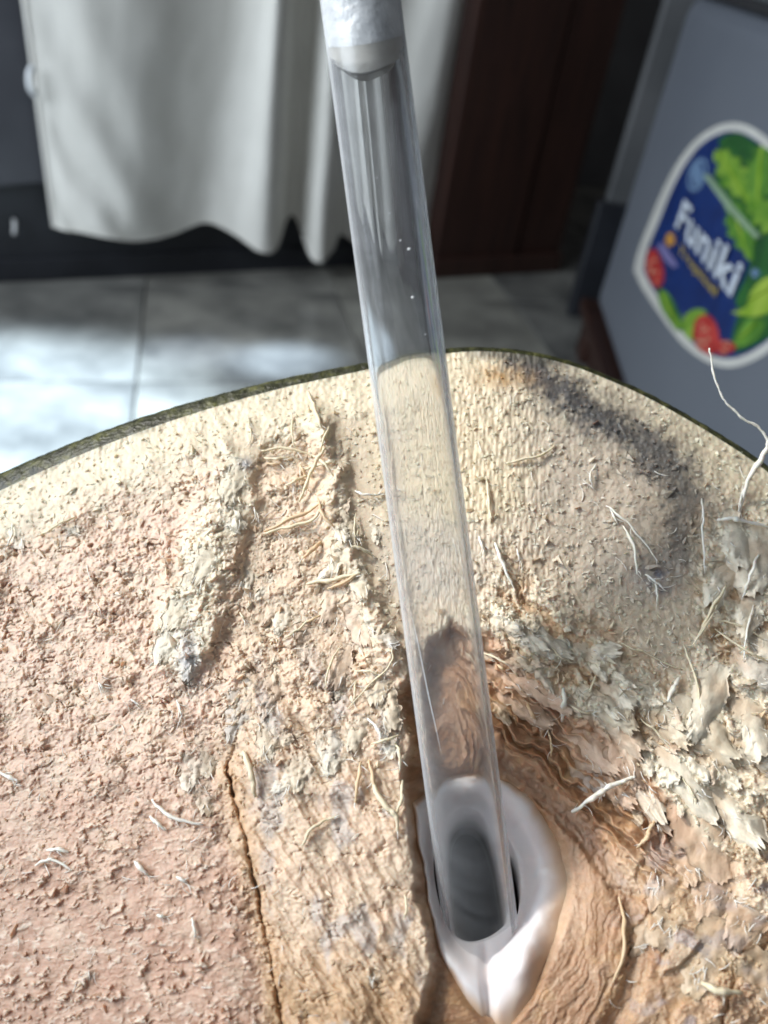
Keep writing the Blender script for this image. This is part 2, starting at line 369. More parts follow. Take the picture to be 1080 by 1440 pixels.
def leaf_pts(c, L, w, a, lob=5):
    pts = []; ca, sa = math.cos(a), math.sin(a); N = 2 * lob
    for side in (1, -1):
        rngk = range(N + 1) if side == 1 else range(N - 1, 0, -1)
        for k in rngk:
            s_ = k / N; wid = w * math.sin(math.pi * min(1, s_ * 0.9 + 0.1)) * (1.0 if k % 2 else 0.55); 
            x = (s_ - 0.5) * L; y = side * wid
            pts.append((c[0] + x * ca - y * sa, c[1] + x * sa + y * ca))
    return pts
plate('leaf', leaf_pts((1036, 250), 95, 24, R(58)), 3, m_sg2, stk, 0)
plate('leaf', leaf_pts((1072, 250), 90, 26, R(95)), 4, m_sg, stk, 0)
plate('leaf', leaf_pts((1046, 325), 92, 22, R(72)), 5, m_sg, stk, 0)
plate('leaf', leaf_pts((1092, 310), 90, 26, R(40)), 6, m_sg2, stk, 0)
plate('leaf', [(1030, 440), (1052, 432), (1058, 412), (1072, 396), (1092, 388), (1112, 400), (1100, 425), (1080, 442), (1056, 446)], 3, m_sy, stk, 4)
plate('leaf', [(1034, 485), (1044, 462), (1060, 448), (1078, 452), (1072, 470), (1052, 486)], 3, m_sg, stk, 4)
plate('leaf', [(927, 405), (940, 412), (952, 432), (960, 452), (955, 466), (940, 448), (928, 425)], 2, m_sg, stk, 4)
plate('leaf', [(958, 462), (966, 442), (984, 434), (996, 442), (990, 462), (975, 480)], 2, m_sg2, stk, 4)
plate('strawberry', [(909, 372), (914, 352), (924, 352), (932, 368), (935, 388), (930, 404), (921, 402), (912, 388)], 3, m_sr, stk, 4)
plate('strawberry', [(976, 472), (980, 452), (992, 443), (1004, 448), (1012, 468), (1012, 492), (1000, 499), (984, 490)], 3, m_sr, stk, 4)
plate('strawberry', [(1010, 494), (1014, 480), (1028, 480), (1038, 488), (1030, 496), (1018, 500)], 4, m_sr, stk, 4)
def ring_plate(c, ra, rb, rot, lay, m, name, th):
    n = 20; o_ = []; i_ = []
    for k in range(n):
        w = 2 * math.pi * k / n; x, y = math.cos(w), math.sin(w)
        for lst, q in ((o_, 1.0), (i_, 1 - th)):
            xx, yy = ra * q * x, rb * q * y
            lst.append((c[0] + xx * math.cos(rot) - yy * math.sin(rot), c[1] + xx * math.sin(rot) + yy * math.cos(rot)))
    x1 = XF - 0.0004 * (lay + 1)
    Vv = [(x1, *fz(*q)[1:]) for q in o_] + [(x1, *fz(*q)[1:]) for q in i_]
    return link(name, pymesh(name, Vv, [(k, (k + 1) % n, n + (k + 1) % n, n + k) for k in range(n)]), m, stk)
ring_plate((983, 246), 13, 25, R(18), 3, m_pale, 'emblem', 0.26); plate('emblem_drop', [(974, 232), (984, 228), (990, 242), (988, 256), (980, 262), (975, 250)], 4, m_pale, stk, 4)
plate('stem_line', [(993, 246), (1000, 246), (1036, 290), (1074, 334), (1068, 336), (1030, 298)], 8, m_ltg, stk, 0)
plate('orange_dot', [(937, 338), (941, 328), (948, 330), (950, 340), (945, 346), (939, 345)], 2, m_or, stk, 4)
plate('violet_mark', [(926, 346), (931, 342), (940, 352), (952, 370), (953, 376), (945, 374), (934, 362)], 2, m_vi, stk, 4)
plate('register_dot', [(1061, 384), (1066, 378), (1071, 384), (1066, 392)], 7, m_pale, stk, 4)
def lettering(txt, p0, p1, hpx, lay, m, bold, name, shear=0.0):
    """flat raised print: text runs from p0 to p1 in photo pixels along the freezer side"""
    A, B = fz(*p0), fz(*p1)
    cu = bpy.data.curves.new(name, 'FONT'); cu.body = txt; cu.size = 1.0; cu.offset = bold; cu.extrude = 0.0; cu.space_character = 1.06; cu.shear = shear
    to = bpy.data.objects.new(name, cu); COL.objects.link(to)
    bpy.context.view_layer.update()
    me = bpy.data.meshes.new_from_object(to.evaluated_get(bpy.context.evaluated_depsgraph_get()))
    bpy.data.objects.remove(to); bpy.data.curves.remove(cu)
    co = np.zeros(len(me.vertices) * 3); me.vertices.foreach_get('co', co); co = co.reshape(-1, 3)
    mn, mx = co.min(0), co.max(0)
    tdir = B - A; L = np.linalg.norm(tdir); tdir /= L
    vdir = np.array([0, -tdir[2], tdir[1]]); vdir = vdir if vdir[2] > 0 else -vdir
    U = fz(*hpx); Hh = abs((U - A) @ vdir)
    X = (co[:, 0] - mn[0]) / (mx[0] - mn[0]) * L; Y = (co[:, 1] - mn[1]) / (mx[1] - mn[1]) * Hh
    out_ = A + X[:, None] * tdir + Y[:, None] * vdir; out_[:, 0] = XF - 0.0004 * (lay + 1)
    me.vertices.foreach_set('co', out_.ravel()); me.update()
    return link(name, me, m, stk)
lettering('Funiki', (954, 320), (1034, 420), (968, 281), 9, m_let, 0.022, 'lettering')
lettering('Tropical', (957, 358), (1010, 422), (962, 344), 9, m_gold, 0.02, 'small_lettering')

rs2 = np.random.default_rng(3)
m_seed = pm('seed', (0.72, 0.45, 0.30))
for (bx, by, n_) in ((922, 380, 9), (994, 473, 12), (1023, 489, 5)):      # pips on the berries
    for k in range(n_):
        x, y = bx + rs2.uniform(-8, 8), by + rs2.uniform(-18, 18) * (0.5 if n_ == 5 else 1)
        plate('pip', [(x - 0.9, y), (x, y - 1.8), (x + 0.9, y), (x, y + 1.8)], 9, m_seed, stk, 0)
for a0, a1 in (((1012, 210), (1058, 288)), ((1075, 206), (1068, 292)), ((1032, 284), (1058, 366)), ((1056, 424), (1100, 398)), ((1042, 480), (1070, 452)), ((932, 410), (956, 460))):
    plate('leaf_vein', [a0, ((a0[0] + a1[0]) / 2 + 1.5, (a0[1] + a1[1]) / 2), a1, ((a0[0] + a1[0]) / 2 - 1.5, (a0[1] + a1[1]) / 2)], 8, m_sy, stk, 0)

# ------------------------------------------------------------------ the coconut: cut face as a relief
TILT = R(26)
nF = c2w(0, math.sin(TILT), math.cos(TILT))                         # face normal, towards viewer and up
P0 = at_depth(668, 1240, 0.122)
uF = ri.copy(); wF = np.cross(nF, uF)
TOP = catmull([(-350, 1200), (-330, 1060), (-280, 930), (-200, 822), (-100, 742), (0, 690), (100, 645), (200, 606), (300, 573), (400, 545), (510, 521), (570, 506), (628, 497), (680, 494), (740, 499), (800, 513), (860, 536), (920, 564), (1000, 610), (1080, 664), (1180, 748), (1280, 858), (1350, 980), (1385, 1090), (1400, 1200)], 10)
BOT = catmull([(-350, 1200), (-325, 1330), (-260, 1500), (-150, 1640), (0, 1750), (200, 1840), (500, 1890), (800, 1860), (1050, 1760), (1220, 1620), (1330, 1450), (1385, 1310), (1400, 1200)], 12)
def topy(x): return np.interp(x, TOP[:, 0], TOP[:, 1])
def boty(x): return np.interp(x, BOT[:, 0], BOT[:, 1])

CRACK = [(345, 930), (340, 1010), (318, 1085), (325, 1102), (336, 1145), (350, 1205), (366, 1280), (382, 1350), (396, 1440), (410, 1560)]
FLAP = [(322, 628), (350, 648), (338, 715), (318, 815), (290, 925), (262, 955), (240, 935), (212, 915), (238, 840), (268, 745), (296, 690)]
TROUGH = [(345, 640), (380, 606), (440, 596), (462, 640), (458, 720), (500, 840), (540, 950), (500, 1010), (400, 1010), (350, 960), (300, 960), (285, 930), (320, 800), (342, 715)]
TUFT = [(450, 598), (468, 660), (472, 730), (500, 800), (528, 860), (545, 915)]
BOWL = [(556, 985), (574, 1050), (566, 1100), (576, 1190), (592, 1290), (604, 1360), (580, 1450), (560, 1560), (560, 1800), (1300, 1800), (1300, 1560), (1120, 1330), (1030, 1210), (940, 1120), (870, 1045), (800, 985), (735, 935), (690, 890), (640, 870), (585, 905)]
GROOVE = [(690, 1062), (760, 1112), (826, 1176), (876, 1248), (900, 1325), (888, 1400), (850, 1460)]
BRUISE = [(732, 498), (775, 543), (835, 585), (905, 622), (950, 665), (966, 715), (958, 765)]
HC = np.array([668.0, 1238.0])
INNER = [(609, 1190), (619, 1162), (650, 1144), (692, 1152), (722, 1194), (731, 1232), (732, 1264), (724, 1294), (704, 1312), (679, 1324), (654, 1325), (634, 1310), (620, 1278), (611, 1235)]
OUTER = [(577, 1126), (583, 1165), (594, 1215), (602, 1270), (616, 1335), (638, 1380), (668, 1424), (692, 1450), (718, 1444), (748, 1402), (774, 1344), (793, 1288), (801, 1235), (790, 1186), (762, 1142), (728, 1106), (690, 1088), (640, 1094), (604, 1104)]

def macro(px, py):
    """smooth shape of the cut face, in millimetres above its plane"""
    H = -5.0 * ((px - 620) / 700) ** 2 - 3.0 * np.clip((py - 1440) / 400, 0, 2) ** 2
    H = H - 0.016 * np.clip(345 - px, 0, 700) * ss(560, 760, py)
    H = H - 0.010 * np.clip(px - 700, 0, 500) * ss(1300, 900, py)
    H = H - 2.4 * ss(60, 0, py - topy(px))                          # rounded over towards the rim
    sdb = sd_poly(px, py, BOWL)
    dh = np.hypot((px - HC[0]) / 1.05, (py - HC[1]))
    lip = 1 - 0.74 * ss(1240, 1352, py + 0.25 * np.abs(px - 668))
    right = ss(700, 960, px + 0.2 * (py - 1200))
    H = H - ss(-4, 26, sdb) * (3.8 - 1.9 * right) * (1 - 0.4 * ss(1290, 1370, py)) - 8.2 * ss(-5, 90, sdb) * np.exp(-(dh / 150) ** 2) * lip
    H = H + 2.2 * np.exp(-((px - 1000) / 120) ** 2 - ((py - 1390) / 140) ** 2)
    return H

def fields(px, py):
    """macro + torn relief (mm) and the pith colour, darkened in its recesses"""
    shp = px.shape
    wx = px + 16 * fbm(px / 46, py / 46, 3, 11); wy = py + 16 * fbm(px / 46, py / 46, 3, 12)
    w2x = px + 5 * fbm(px / 11, py / 11, 2, 13); w2y = py + 5 * fbm(px / 11, py / 11, 2, 14)
    ty = py - topy(px)
    H = macro(wx, wy * 0.5 + py * 0.5)
    sflap = sd_poly(wx, wy, FLAP); strough = sd_poly(wx, wy, TROUGH); dt, tt = d_line(wx, wy, TUFT)
    sbowl = sd_poly(wx, wy, BOWL); dcr, tcr = d_line(px + 7 * fbm(px / 34, py / 34, 3, 18) + 2 * fbm(px / 9, py / 9, 2, 19), py, CRACK); dg, tg = d_line(w2x, w2y, GROOVE)
    bowl = ss(-4, 14, sbowl)
    # --- zones
    rimz = ss(135, 15, ty + 60 * fbm(px / 44, py / 36, 4, 15)) * (1 - bowl)
    crx = np.interp(py, [0, 600, 640, 960, 1085, 1205, 1280, 1440, 1900], [330, 330, 330, 335, 318, 350, 366, 396, 440])
    left = ss(22, -30, wx - crx + 24 * fbm(px / 60, py / 60, 2, 17)) * (1 - rimz)
    low = left * ss(900, 1330, wy - 0.10 * wx + 130 * fbm(px / 90, py / 90, 3, 16)) 
    crumb = left * (1 - 0.88 * low)
    trough = ss(-3, 12, strough)
    mid = ss(-30, 22, wx - crx + 24 * fbm(px / 60, py / 60, 2, 17)) * ss(650, 560, wx + 0.0 * wy) * (1 - rimz) * (1 - bowl) * ss(820, 1000, wy)
    rfac = ss(500, 560, wx - 0.12 * (wy - 700)) * (1 - bowl) * (1 - rimz * 0.6)
    torn = ss(120, 10, np.abs(sbowl + 40)) * ss(640, 720, wx) + ss(950, 1020, wx) * ss(690, 760, wy)
    torn = np.clip(torn, 0, 1) * ss(640, 700, px) * (1 - 0.85 * ss(14, 44, sbowl) * ss(1000, 900, wx))
    scal = ss(820, 960, wx) * ss(1130, 1230, wy)
    # --- relief
    H = H + (1.25 + 0.9 * fbm(px / 24, py / 24, 3, 25)) * ss(-24, 12, sflap) + 0.4 * ss(8, 30, sflap)
    H = H - 1.25 * ss(-8, 30, strough) * (1 - ss(-6, 10, sflap))
    H = H + (2.6 + 1.6 * fbm(px / 16, py / 16, 3, 20)) * np.exp(-(dt / 17) ** 2)
    crm = np.interp(tcr, [0, .10, .20, .23, .32, .42, .52, .60, .68, .74, .85, 1], [0, .1, .3, 1.1, 1.2, .5, .45, .9, .7, .3, .6, .5]) * (0.7 + 0.6 * fbm(py / 14, px * 0, 2, 8))
    H = H - 2.6 * np.clip(crm, 0, 1.2) * np.exp(-(dcr / (1.8 + 3.6 * np.clip(crm, 0, 1) * np.abs(gnoise(py / 32, py * 0, 5)))) ** 2) - 1.5 * np.exp(-(dcr / 48) ** 2) * ss(0.0, 0.2, tcr)
    f1, f2, cid = worley(px / 7.5, py / 7.5, 31)
    g1, g2, _ = worley(px / 6.0, py / 15.0, 32)
    gran = (1 - np.clip(f1, 0, 1)) ** 1.0
    stri = 1 - np.clip(g1, 0, 1)
    vert = ss(560, 640, px) * ss(800, 740, px) * (1 - bowl)
    H = H + (0.30 * gran * (0.7 + 0.6 * cid)) * np.clip(rimz + 0.55 * rfac, 0, 1) * (1 - vert * 0.6) + 0.42 * stri * vert * (1 - bowl)
    H = H + 0.35 * fbm(px / 22, py / 22, 4, 33) * np.clip(rimz + rfac, 0, 1)
    # crumbly pith: stacked flaky clumps
    n1 = fbm(w2x / 30, w2y / 24, 5, 41, 0.58); n2 = fbm(w2x / 12, w2y / 9, 4, 42, 0.6)
    n0 = fbm(w2x / 62 + 0.2 * py / 62, w2y / 44, 5, 40, 0.6); cm_ = ss(-0.15, 0.25, fbm(px / 48, py / 40, 3, 45))
    cl = 1.5 * ledge(n0 + 0.5, 5, 0.74) + 0.9 * ledge(n1 + 0.5, 5, 0.62) + 0.5 * ledge(n2 + 0.5, 4, 0.55) * (0.5 + 0.7 * cm_)
    k1, k2, kid = worley(w2x / 12, w2y / 10, 43)
    cl = cl + 0.50 * (1 - np.clip(k1, 0, 1)) * (0.1 + 1.2 * kid) * cm_
    crev = np.exp(-(fbm(w2x / 54, w2y / 24, 3, 49) / 0.035) ** 2) * ss(0.02, 0.22, fbm(px / 40, py / 34, 2, 50))
    cl = cl * (0.45 + 0.75 * ss(-0.3, 0.2, fbm(px / 85, py / 70, 3, 39))) - 1.3 * crev
    H = H + 0.66 * cl * np.clip(crumb * 1.15 + 0.8 * trough, 0, 1.25) + 0.25 * fbm(px / 5, py / 5, 2, 44) * np.clip(crumb + trough, 0, 1)
    # lower left: smoother skin of pith with sparse raised flecks
    fl_ = fbm(w2x / 20 + 0.3 * py / 20, w2y / 11, 4, 46, 0.6); fleck = ss(0.02, 0.40, fl_)
    H = H + low * (0.75 * fleck * (0.25 + 1.1 * ss(-0.2, 0.3, fbm(px / 95, py / 80, 3, 56))) + 0.35 * fbm(px / 34, py / 26, 3, 47) + 0.12 * n2 + 0.12 * fbm(px / 6, py / 5, 3, 48))
    # middle: papery, wavy, slightly peeled
    rx = px * 0.80 - py * 0.60; ry = px * 0.60 + py * 0.80
    pap = 1.3 * fbm(rx / 60, ry / 110, 3, 51) + 0.45 * (1 - np.abs(fbm(rx / 20, ry / 60, 3, 52)) * 2.4) + 0.10 * fbm(px / 6, py / 6, 3, 53)
    peel = 0.8 * ledge(fbm(w2x / 48, w2y / 40, 5, 54, 0.55) + 0.5, 4, 0.80) * ss(1190, 1040, wy)
    H = H + mid * (1.25 * pap + 0.5 + peel - 0.5 * crev + 0.16 * fbm(px / 10, py / 8, 3, 55))
    # torn edge on the right: overlapping shreds running down to the right
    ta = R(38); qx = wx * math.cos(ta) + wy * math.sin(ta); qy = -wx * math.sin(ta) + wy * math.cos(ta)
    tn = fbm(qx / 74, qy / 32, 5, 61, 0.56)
    H = H + torn * (1 - 0.35 * bowl) * (3.2 * ledge(tn + 0.5, 5, 0.76) - 1.3 + 0.5 * n2)
    # bowl: concentric fibres round the opening
    rr = np.hypot(wx - HC[0] + 40, (wy - HC[1]) * 0.82); th = np.arctan2(wy - HC[1], wx - HC[0])
    rw = rr + 9 * fbm(th * 3, rr / 60, 3, 71)
    cf = 0.26 * fbm(rw / 5.5, th * 3.0, 4, 72) + 1.3 * (ledge(fbm(rw / 30, th * 1.1, 3, 73) + 0.5, 5, 0.7) - 0.5) * ss(150, 250, rr)
    lz = ss(-2, 12, sbowl) * ss(125, 85, sbowl) * ss(1360, 1200, py) * ss(640, 680, px) * ss(985, 930, px)
    H = H + bowl * (1 - scal) * (cf * (1 - 0.75 * lz) + 0.14 * fbm(px / 5, py / 5, 3, 74)) * ss(60, 150, np.hypot(px - HC[0], py - HC[1]))
    H = H - bowl * (1.5 * np.exp(-(dg / 9) ** 2) + 0.8 * np.exp(-((dg - 12) / 5) ** 2)) * ss(0, 0.05, tg)
    lay = (sbowl + 15 * fbm(px / 60, py / 60, 3, 77) + 4 * fbm(qx / 24, qy / 9, 3, 78)) / 17.0
    lz = ss(-2, 12, sbowl) * ss(125, 85, sbowl) * ss(1360, 1200, py) * ss(640, 680, px) * ss(985, 930, px)
    H = H + lz * 2.7 * (lay - ledge(lay, 1, 0.66) - 0.35)
    lid = h01(np.floor(lay), np.zeros(shp), 79)
    # lower right: scaly flakes
    s1, s2, sid = worley((wx * 0.9 + wy * 0.3) / 62, (wy * 0.9 - wx * 0.2) / 74, 81)
    H = H + scal * (1.5 * sid * ss(0.02, 0.16, s2 - s1) - 0.4 + 0.5 * fbm(w2x / 22, w2y / 22, 4, 82) + 0.3 * ledge(n2 + 0.5, 4, .6))
    sout = sd_poly(px, py, OUTER); mac = macro(px, py)
    H = H + (mac - 1.4 - H) * ss(-10, 8, sout)
    # --- colour (pith tints, darkened in gaps, groove and crack)
    def mixc(C, col, m): return C + (np.array(col) - C) * np.clip(m, 0, 1)[..., None]
    cv = fbm(px / 60, py / 60, 4, 91); cf2 = fbm(px / 14, py / 14, 3, 92)
    C = np.ones(shp + (3,)) * np.array([0.64, 0.545, 0.43])
    C = mixc(C, (0.67, 0.505, 0.41), left * (0.75 + 0.5 * cv + 0.5 * cf2))
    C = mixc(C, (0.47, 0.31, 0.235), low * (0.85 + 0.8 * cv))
    C = mixc(C, (0.68, 0.57, 0.48), low * fleck * 0.9)
    C = mixc(C, (0.62, 0.47, 0.36), trough * 0.6 * (0.8 + cf2))
    C = mixc(C, (0.69, 0.61, 0.49), ss(-16, 12, sflap) * 0.9); C = mixc(C, (0.45, 0.45, 0.47), np.exp(-((px - 265) / 16) ** 2 - ((py - 925) / 38) ** 2) * 0.8)
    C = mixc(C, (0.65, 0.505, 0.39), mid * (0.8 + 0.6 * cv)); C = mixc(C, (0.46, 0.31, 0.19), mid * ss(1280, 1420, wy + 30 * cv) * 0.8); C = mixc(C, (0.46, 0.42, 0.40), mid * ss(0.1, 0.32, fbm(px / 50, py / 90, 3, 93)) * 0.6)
    C = mixc(C, (0.67, 0.61, 0.48), rimz * 0.85 * (0.9 + cf2))
    C = mixc(C, (0.66, 0.57, 0.43), rfac * ss(800, 720, px + 0.3 * (py - 640)) * ss(800, 700, py))
    gz = rfac * ss(700, 800, px + 0.25 * (700 - py) + 50 * cv) * ss(870, 800, py + 20 * cf2) * ss(965, 900, px + 40 * cv)
    gz = np.maximum(gz, rfac * ss(690, 770, py + 40 * cv) * ss(870, 820, py) * ss(930, 860, px) * 0.85)
    C = mixc(C, (0.45, 0.41, 0.37), gz * 0.5); 
    db, tb = d_line(wx, wy, BRUISE)
    C = mixc(C, (0.088, 0.086, 0.086), np.exp(-((db + 26 * cf2 + 10 * cv + 12 * fbm(px / 5, py / 7, 2, 94)) / (24 + 18 * tb)) ** 2) * (1.1 - 0.3 * tb))
    C = mixc(C, (0.10, 0.095, 0.08), ss(18, 4, ty) * ss(640, 690, px) * ss(800, 770, px) * 0.8)
    C = mixc(C, (0.44, 0.27, 0.13), np.exp(-((px - 705) / 42) ** 2 - ((ty - 34) / 16) ** 2) * (0.6 + cf2))
    C = mixc(C, (0.23, 0.22, 0.235), np.exp(-((px - 925) / 34) ** 2 - ((py - 812) / 30) ** 2) * (0.5 + cf2 * 1.5))
    C = mixc(C, (0.30, 0.28, 0.28), np.exp(-((px - 345) / 12) ** 2 - ((py - 652) / 9) ** 2))
    C = mixc(C, (0.73, 0.645, 0.52), torn * (1 - bowl) * (0.75 + cf2))
    C = mixc(C, (0.50, 0.34, 0.215), torn * ss(0.04, -0.18, tn) * 0.75)  # gaps between the shreds browned, shade put into the colour
    C = mixc(C, (0.36, 0.22, 0.14), bowl * (0.96 + 0.4 * cf2)); C = mixc(C, (0.24, 0.125, 0.065), bowl * ss(0.0, 0.35, fbm(rw / 22, th * 1.6, 4, 76)) * (1 - scal) * 0.8)  # brown of the hollow, deepened in colour to imitate its shade
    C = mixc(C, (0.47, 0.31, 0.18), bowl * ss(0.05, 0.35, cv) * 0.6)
    C = mixc(C, (0.56, 0.39, 0.28), bowl * torn * 0.75)
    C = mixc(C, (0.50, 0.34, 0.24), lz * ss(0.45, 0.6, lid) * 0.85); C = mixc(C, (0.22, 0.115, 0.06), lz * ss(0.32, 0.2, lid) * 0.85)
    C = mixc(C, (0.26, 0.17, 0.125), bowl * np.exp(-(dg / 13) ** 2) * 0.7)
    C = mixc(C, (0.64, 0.50, 0.385), bowl * np.exp(-(np.maximum(np.hypot((px - 715) / 1.0, (py - 1245) / 1.15) - 70, 0) / 45) ** 2) * 0.6 * ss(1150, 1300, py))
    C = mixc(C, (0.57, 0.43, 0.30), scal * (0.6 + cv)); C = mixc(C, (0.40, 0.255, 0.15), scal * ss(0.10, 0.02, s2 - s1) * 0.7); C = mixc(C, (0.62, 0.52, 0.41), scal * ss(0.6, 0.9, sid) * 0.7); C = mixc(C, (0.36, 0.31, 0.31), scal * ss(0.08, 0.3, fbm(px / 45, py / 45, 3, 95)) * 0.7)
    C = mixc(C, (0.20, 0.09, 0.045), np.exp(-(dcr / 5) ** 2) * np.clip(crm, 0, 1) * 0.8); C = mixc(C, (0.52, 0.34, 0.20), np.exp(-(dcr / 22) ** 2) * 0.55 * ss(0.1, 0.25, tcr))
    C = C * (1 + 0.13 * fbm(px / 8, py / 8, 3, 97) + 0.10 * fbm(px / 30, py / 30, 3, 98))[..., None]
    lum = (C @ np.array([0.3, 0.55, 0.15]))[..., None]; C = lum + (C - lum) * 1.17
    return H, np.clip(C, 0.01, 0.85)
def place(px, py, H):                            # point of the face seen at (px, py), H mm above the face plane
    r_ = ray(px, py); d = (np.dot(P0 - CAM, nF) + H / 1000.0) / (r_ @ nF)
    return CAM + r_ * d[..., None]

xs = np.concatenate([np.linspace(-349, -30, 70, endpoint=False), np.arange(-30, 1112, 1.42), np.linspace(1113, 1399, 60)])
t1 = np.concatenate([np.linspace(0, 1, 660, endpoint=False), 1 + np.linspace(0, 1, 50)])
yT = topy(xs); yB = boty(xs); yM = np.clip(1475, yT + 4, yB - 4) if False else np.minimum(np.maximum(1475, yT + (yB - yT) * 0.5), yB - 2)
PX = np.broadcast_to(xs, (len(t1), len(xs))).copy()
PY = np.where(t1[:, None] <= 1, yT + (yM - yT) * t1[:, None], yM + (yB - yM) * (t1[:, None] - 1))
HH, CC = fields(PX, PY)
VV = place(PX, PY, HH)
HOLE = [(612, 1180), (640, 1160), (680, 1158), (715, 1185), (734, 1225), (736, 1262), (722, 1296), (690, 1322), (652, 1326), (628, 1300), (612, 1250)]
FQ = grid_faces(*PX.shape)[:, ::-1]
def cast(poly, angs):
    P = catmull(list(poly) + [poly[0]], 8)[:-1] - HC; a = np.unwrap(np.arctan2(P[:, 1], P[:, 0])); r_ = np.hypot(P[:, 0], P[:, 1])
    o_ = np.argsort(a % (2 * np.pi)); aa = (a % (2 * np.pi))[o_]; rr_ = r_[o_]
    return np.interp(angs, np.concatenate([aa - 2 * np.pi, aa, aa + 2 * np.pi]), np.tile(rr_, 3))
pa_ = np.arctan2(PY - HC[1], PX - HC[0]) % (2 * np.pi); co_, ci_ = cast(OUTER, pa_), cast(INNER, pa_)
inside = (np.hypot(PX - HC[0], PY - HC[1]) < co_ + (ci_ - co_) * 0.16).ravel()
FQ = FQ[~inside[FQ].any(axis=1)]
coco_base = P0 - nF * 0.135; TABLE_Z = coco_base[2] - 0.006
coco = empty('coconut', (coco_base[0], coco_base[1], TABLE_Z), label='big young coconut with its top hacked open around a straw', category='coconut')
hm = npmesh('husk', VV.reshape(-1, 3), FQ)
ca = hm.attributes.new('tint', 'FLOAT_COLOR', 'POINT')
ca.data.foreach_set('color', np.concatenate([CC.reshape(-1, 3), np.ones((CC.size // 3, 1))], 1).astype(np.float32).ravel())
t = NT('pith'); p = t.n('ShaderNodeBsdfPrincipled'); t.l(p.outputs[0], t.out.inputs[0]); p.inputs['Roughness'].default_value = 0.48; p.inputs['Specular IOR Level'].default_value = 0.5
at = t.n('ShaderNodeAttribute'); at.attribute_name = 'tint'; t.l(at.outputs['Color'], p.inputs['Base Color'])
nb = noise_node(t, 1300, 7, 0.68); bm_ = t.n('ShaderNodeBump'); bm_.inputs['Strength'].default_value = 0.42; bm_.inputs['Distance'].default_value = 0.0005
t.l(nb.outputs[0], bm_.inputs['Height']); t.l(bm_.outputs[0], p.inputs['Normal'])
p.inputs['Subsurface Weight'].default_value = 0.45; p.inputs['Subsurface Radius'].default_value = (0.0018, 0.0010, 0.0007); p.inputs['Subsurface Scale'].default_value = 1.0
m_pith = t.m
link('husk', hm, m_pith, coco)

# ---- green skin: rolls over at the rim and closes the body behind
step = 3
top_l = np.stack([xs[::step], topy(xs[::step])], 1); bot_l = np.stack([xs[::-12], boty(xs[::-12])], 1)
loop = np.vstack([top_l, bot_l[1:-1]])
HL, _ = fields(loop[:, 0], loop[:, 1]); RIM = place(loop[:, 0], loop[:, 1], HL - 0.15)
cen = P0 - nF * 0.004 + uF * -0.012 + wF * -0.004
od = RIM - cen; od -= (od @ nF)[:, None] * nF; orad = np.linalg.norm(od, axis=1); od /= orad[:, None]
bw = np.interp(loop[:, 0], [-400, 0, 200, 400, 560, 680, 800, 1000, 1400], [7.5, 7.0, 5.6, 3.9, 2.9, 1.9, 1.8, 2.0, 3.0]) / 1000
prof = [(0.0, 0.0), (0.10, 0.02), (0.35, 0.10), (0.65, 0.20), (0.88, 0.36), (1.0, 0.58), (1.08, 1.1)]
rings = [RIM + od * (bw * a)[:, None] - nF * (bw * b)[:, None] for a, b in prof]
last = rings[-1]; lc = cen - nF * 0.006
for k in range(1, 15):
    a = k / 14 * (math.pi / 2); rel = last - lc; hgt = rel @ nF
    inpl = rel - hgt[:, None] * nF
    rings.append(lc + inpl * (math.cos(a) ** 0.85 * (1 + 0.05 * math.sin(2 * a)) + 1e-4) + nF * (hgt * math.cos(a))[:, None] - nF * (0.125 * math.sin(a)))
RG = np.array(rings)
pn = fbm(np.arange(len(loop)) / 3.0, np.zeros(len(loop)), 3, 201)
for k in range(1, 8): RG[k] += od * (0.00025 * fbm(np.arange(len(loop)) / 2.5, np.full(len(loop), k * 0.9), 3, 202))[:, None]
m_skin = NT('green_skin'); p = m_skin.n('ShaderNodeBsdfPrincipled'); m_skin.l(p.outputs[0], m_skin.out.inputs[0]); p.inputs['Roughness'].default_value = 0.42
nz = noise_node(m_skin, 420, 5, 0.6); rp = ramp(m_skin, nz.outputs[0], [(0.34, (0.012, 0.013, 0.006)), (0.52, (0.035, 0.038, 0.014)), (0.70, (0.13, 0.13, 0.045))]); m_skin.l(rp.outputs[0], p.inputs['Base Color'])
nb = noise_node(m_skin, 1100, 3); b_ = m_skin.n('ShaderNodeBump'); b_.inputs['Strength'].default_value = 0.7; b_.inputs['Distance'].default_value = 0.0005; m_skin.l(nb.outputs[0], b_.inputs['Height']); m_skin.l(b_.outputs[0], p.inputs['Normal'])
link('skin', npmesh('skin', RG.reshape(-1, 3), grid_faces(len(RG), len(loop), True)), m_skin.m, coco)

# ---- low table under it
m_tab = mat('table_top', (0.10, 0.06, 0.035), (0.17, 0.10, 0.06), 12, 0.5, vec=(1, 8, 8))
tb = empty('table', (coco_base[0], coco_base[1], 0), kind='structure')
V, F = box_vf((coco_base[0] - 0.17, coco_base[1] - 0.17, TABLE_Z - 0.02), (0.34, 0, 0), (0, 0.34, 0), (0, 0, 0.02)); o = link('top', pymesh('top', V, F), m_tab, tb); bevel(o, 0.003)
for sx in (-0.15, 0.12):
    for sy in (-0.15, 0.12):
        V, F = box_vf((coco_base[0] + sx, coco_base[1] + sy, 0), (0.03, 0, 0), (0, 0.03, 0), (0, 0, TABLE_Z - 0.0205)); link('leg', pymesh('leg', V, F), m_tab, tb)

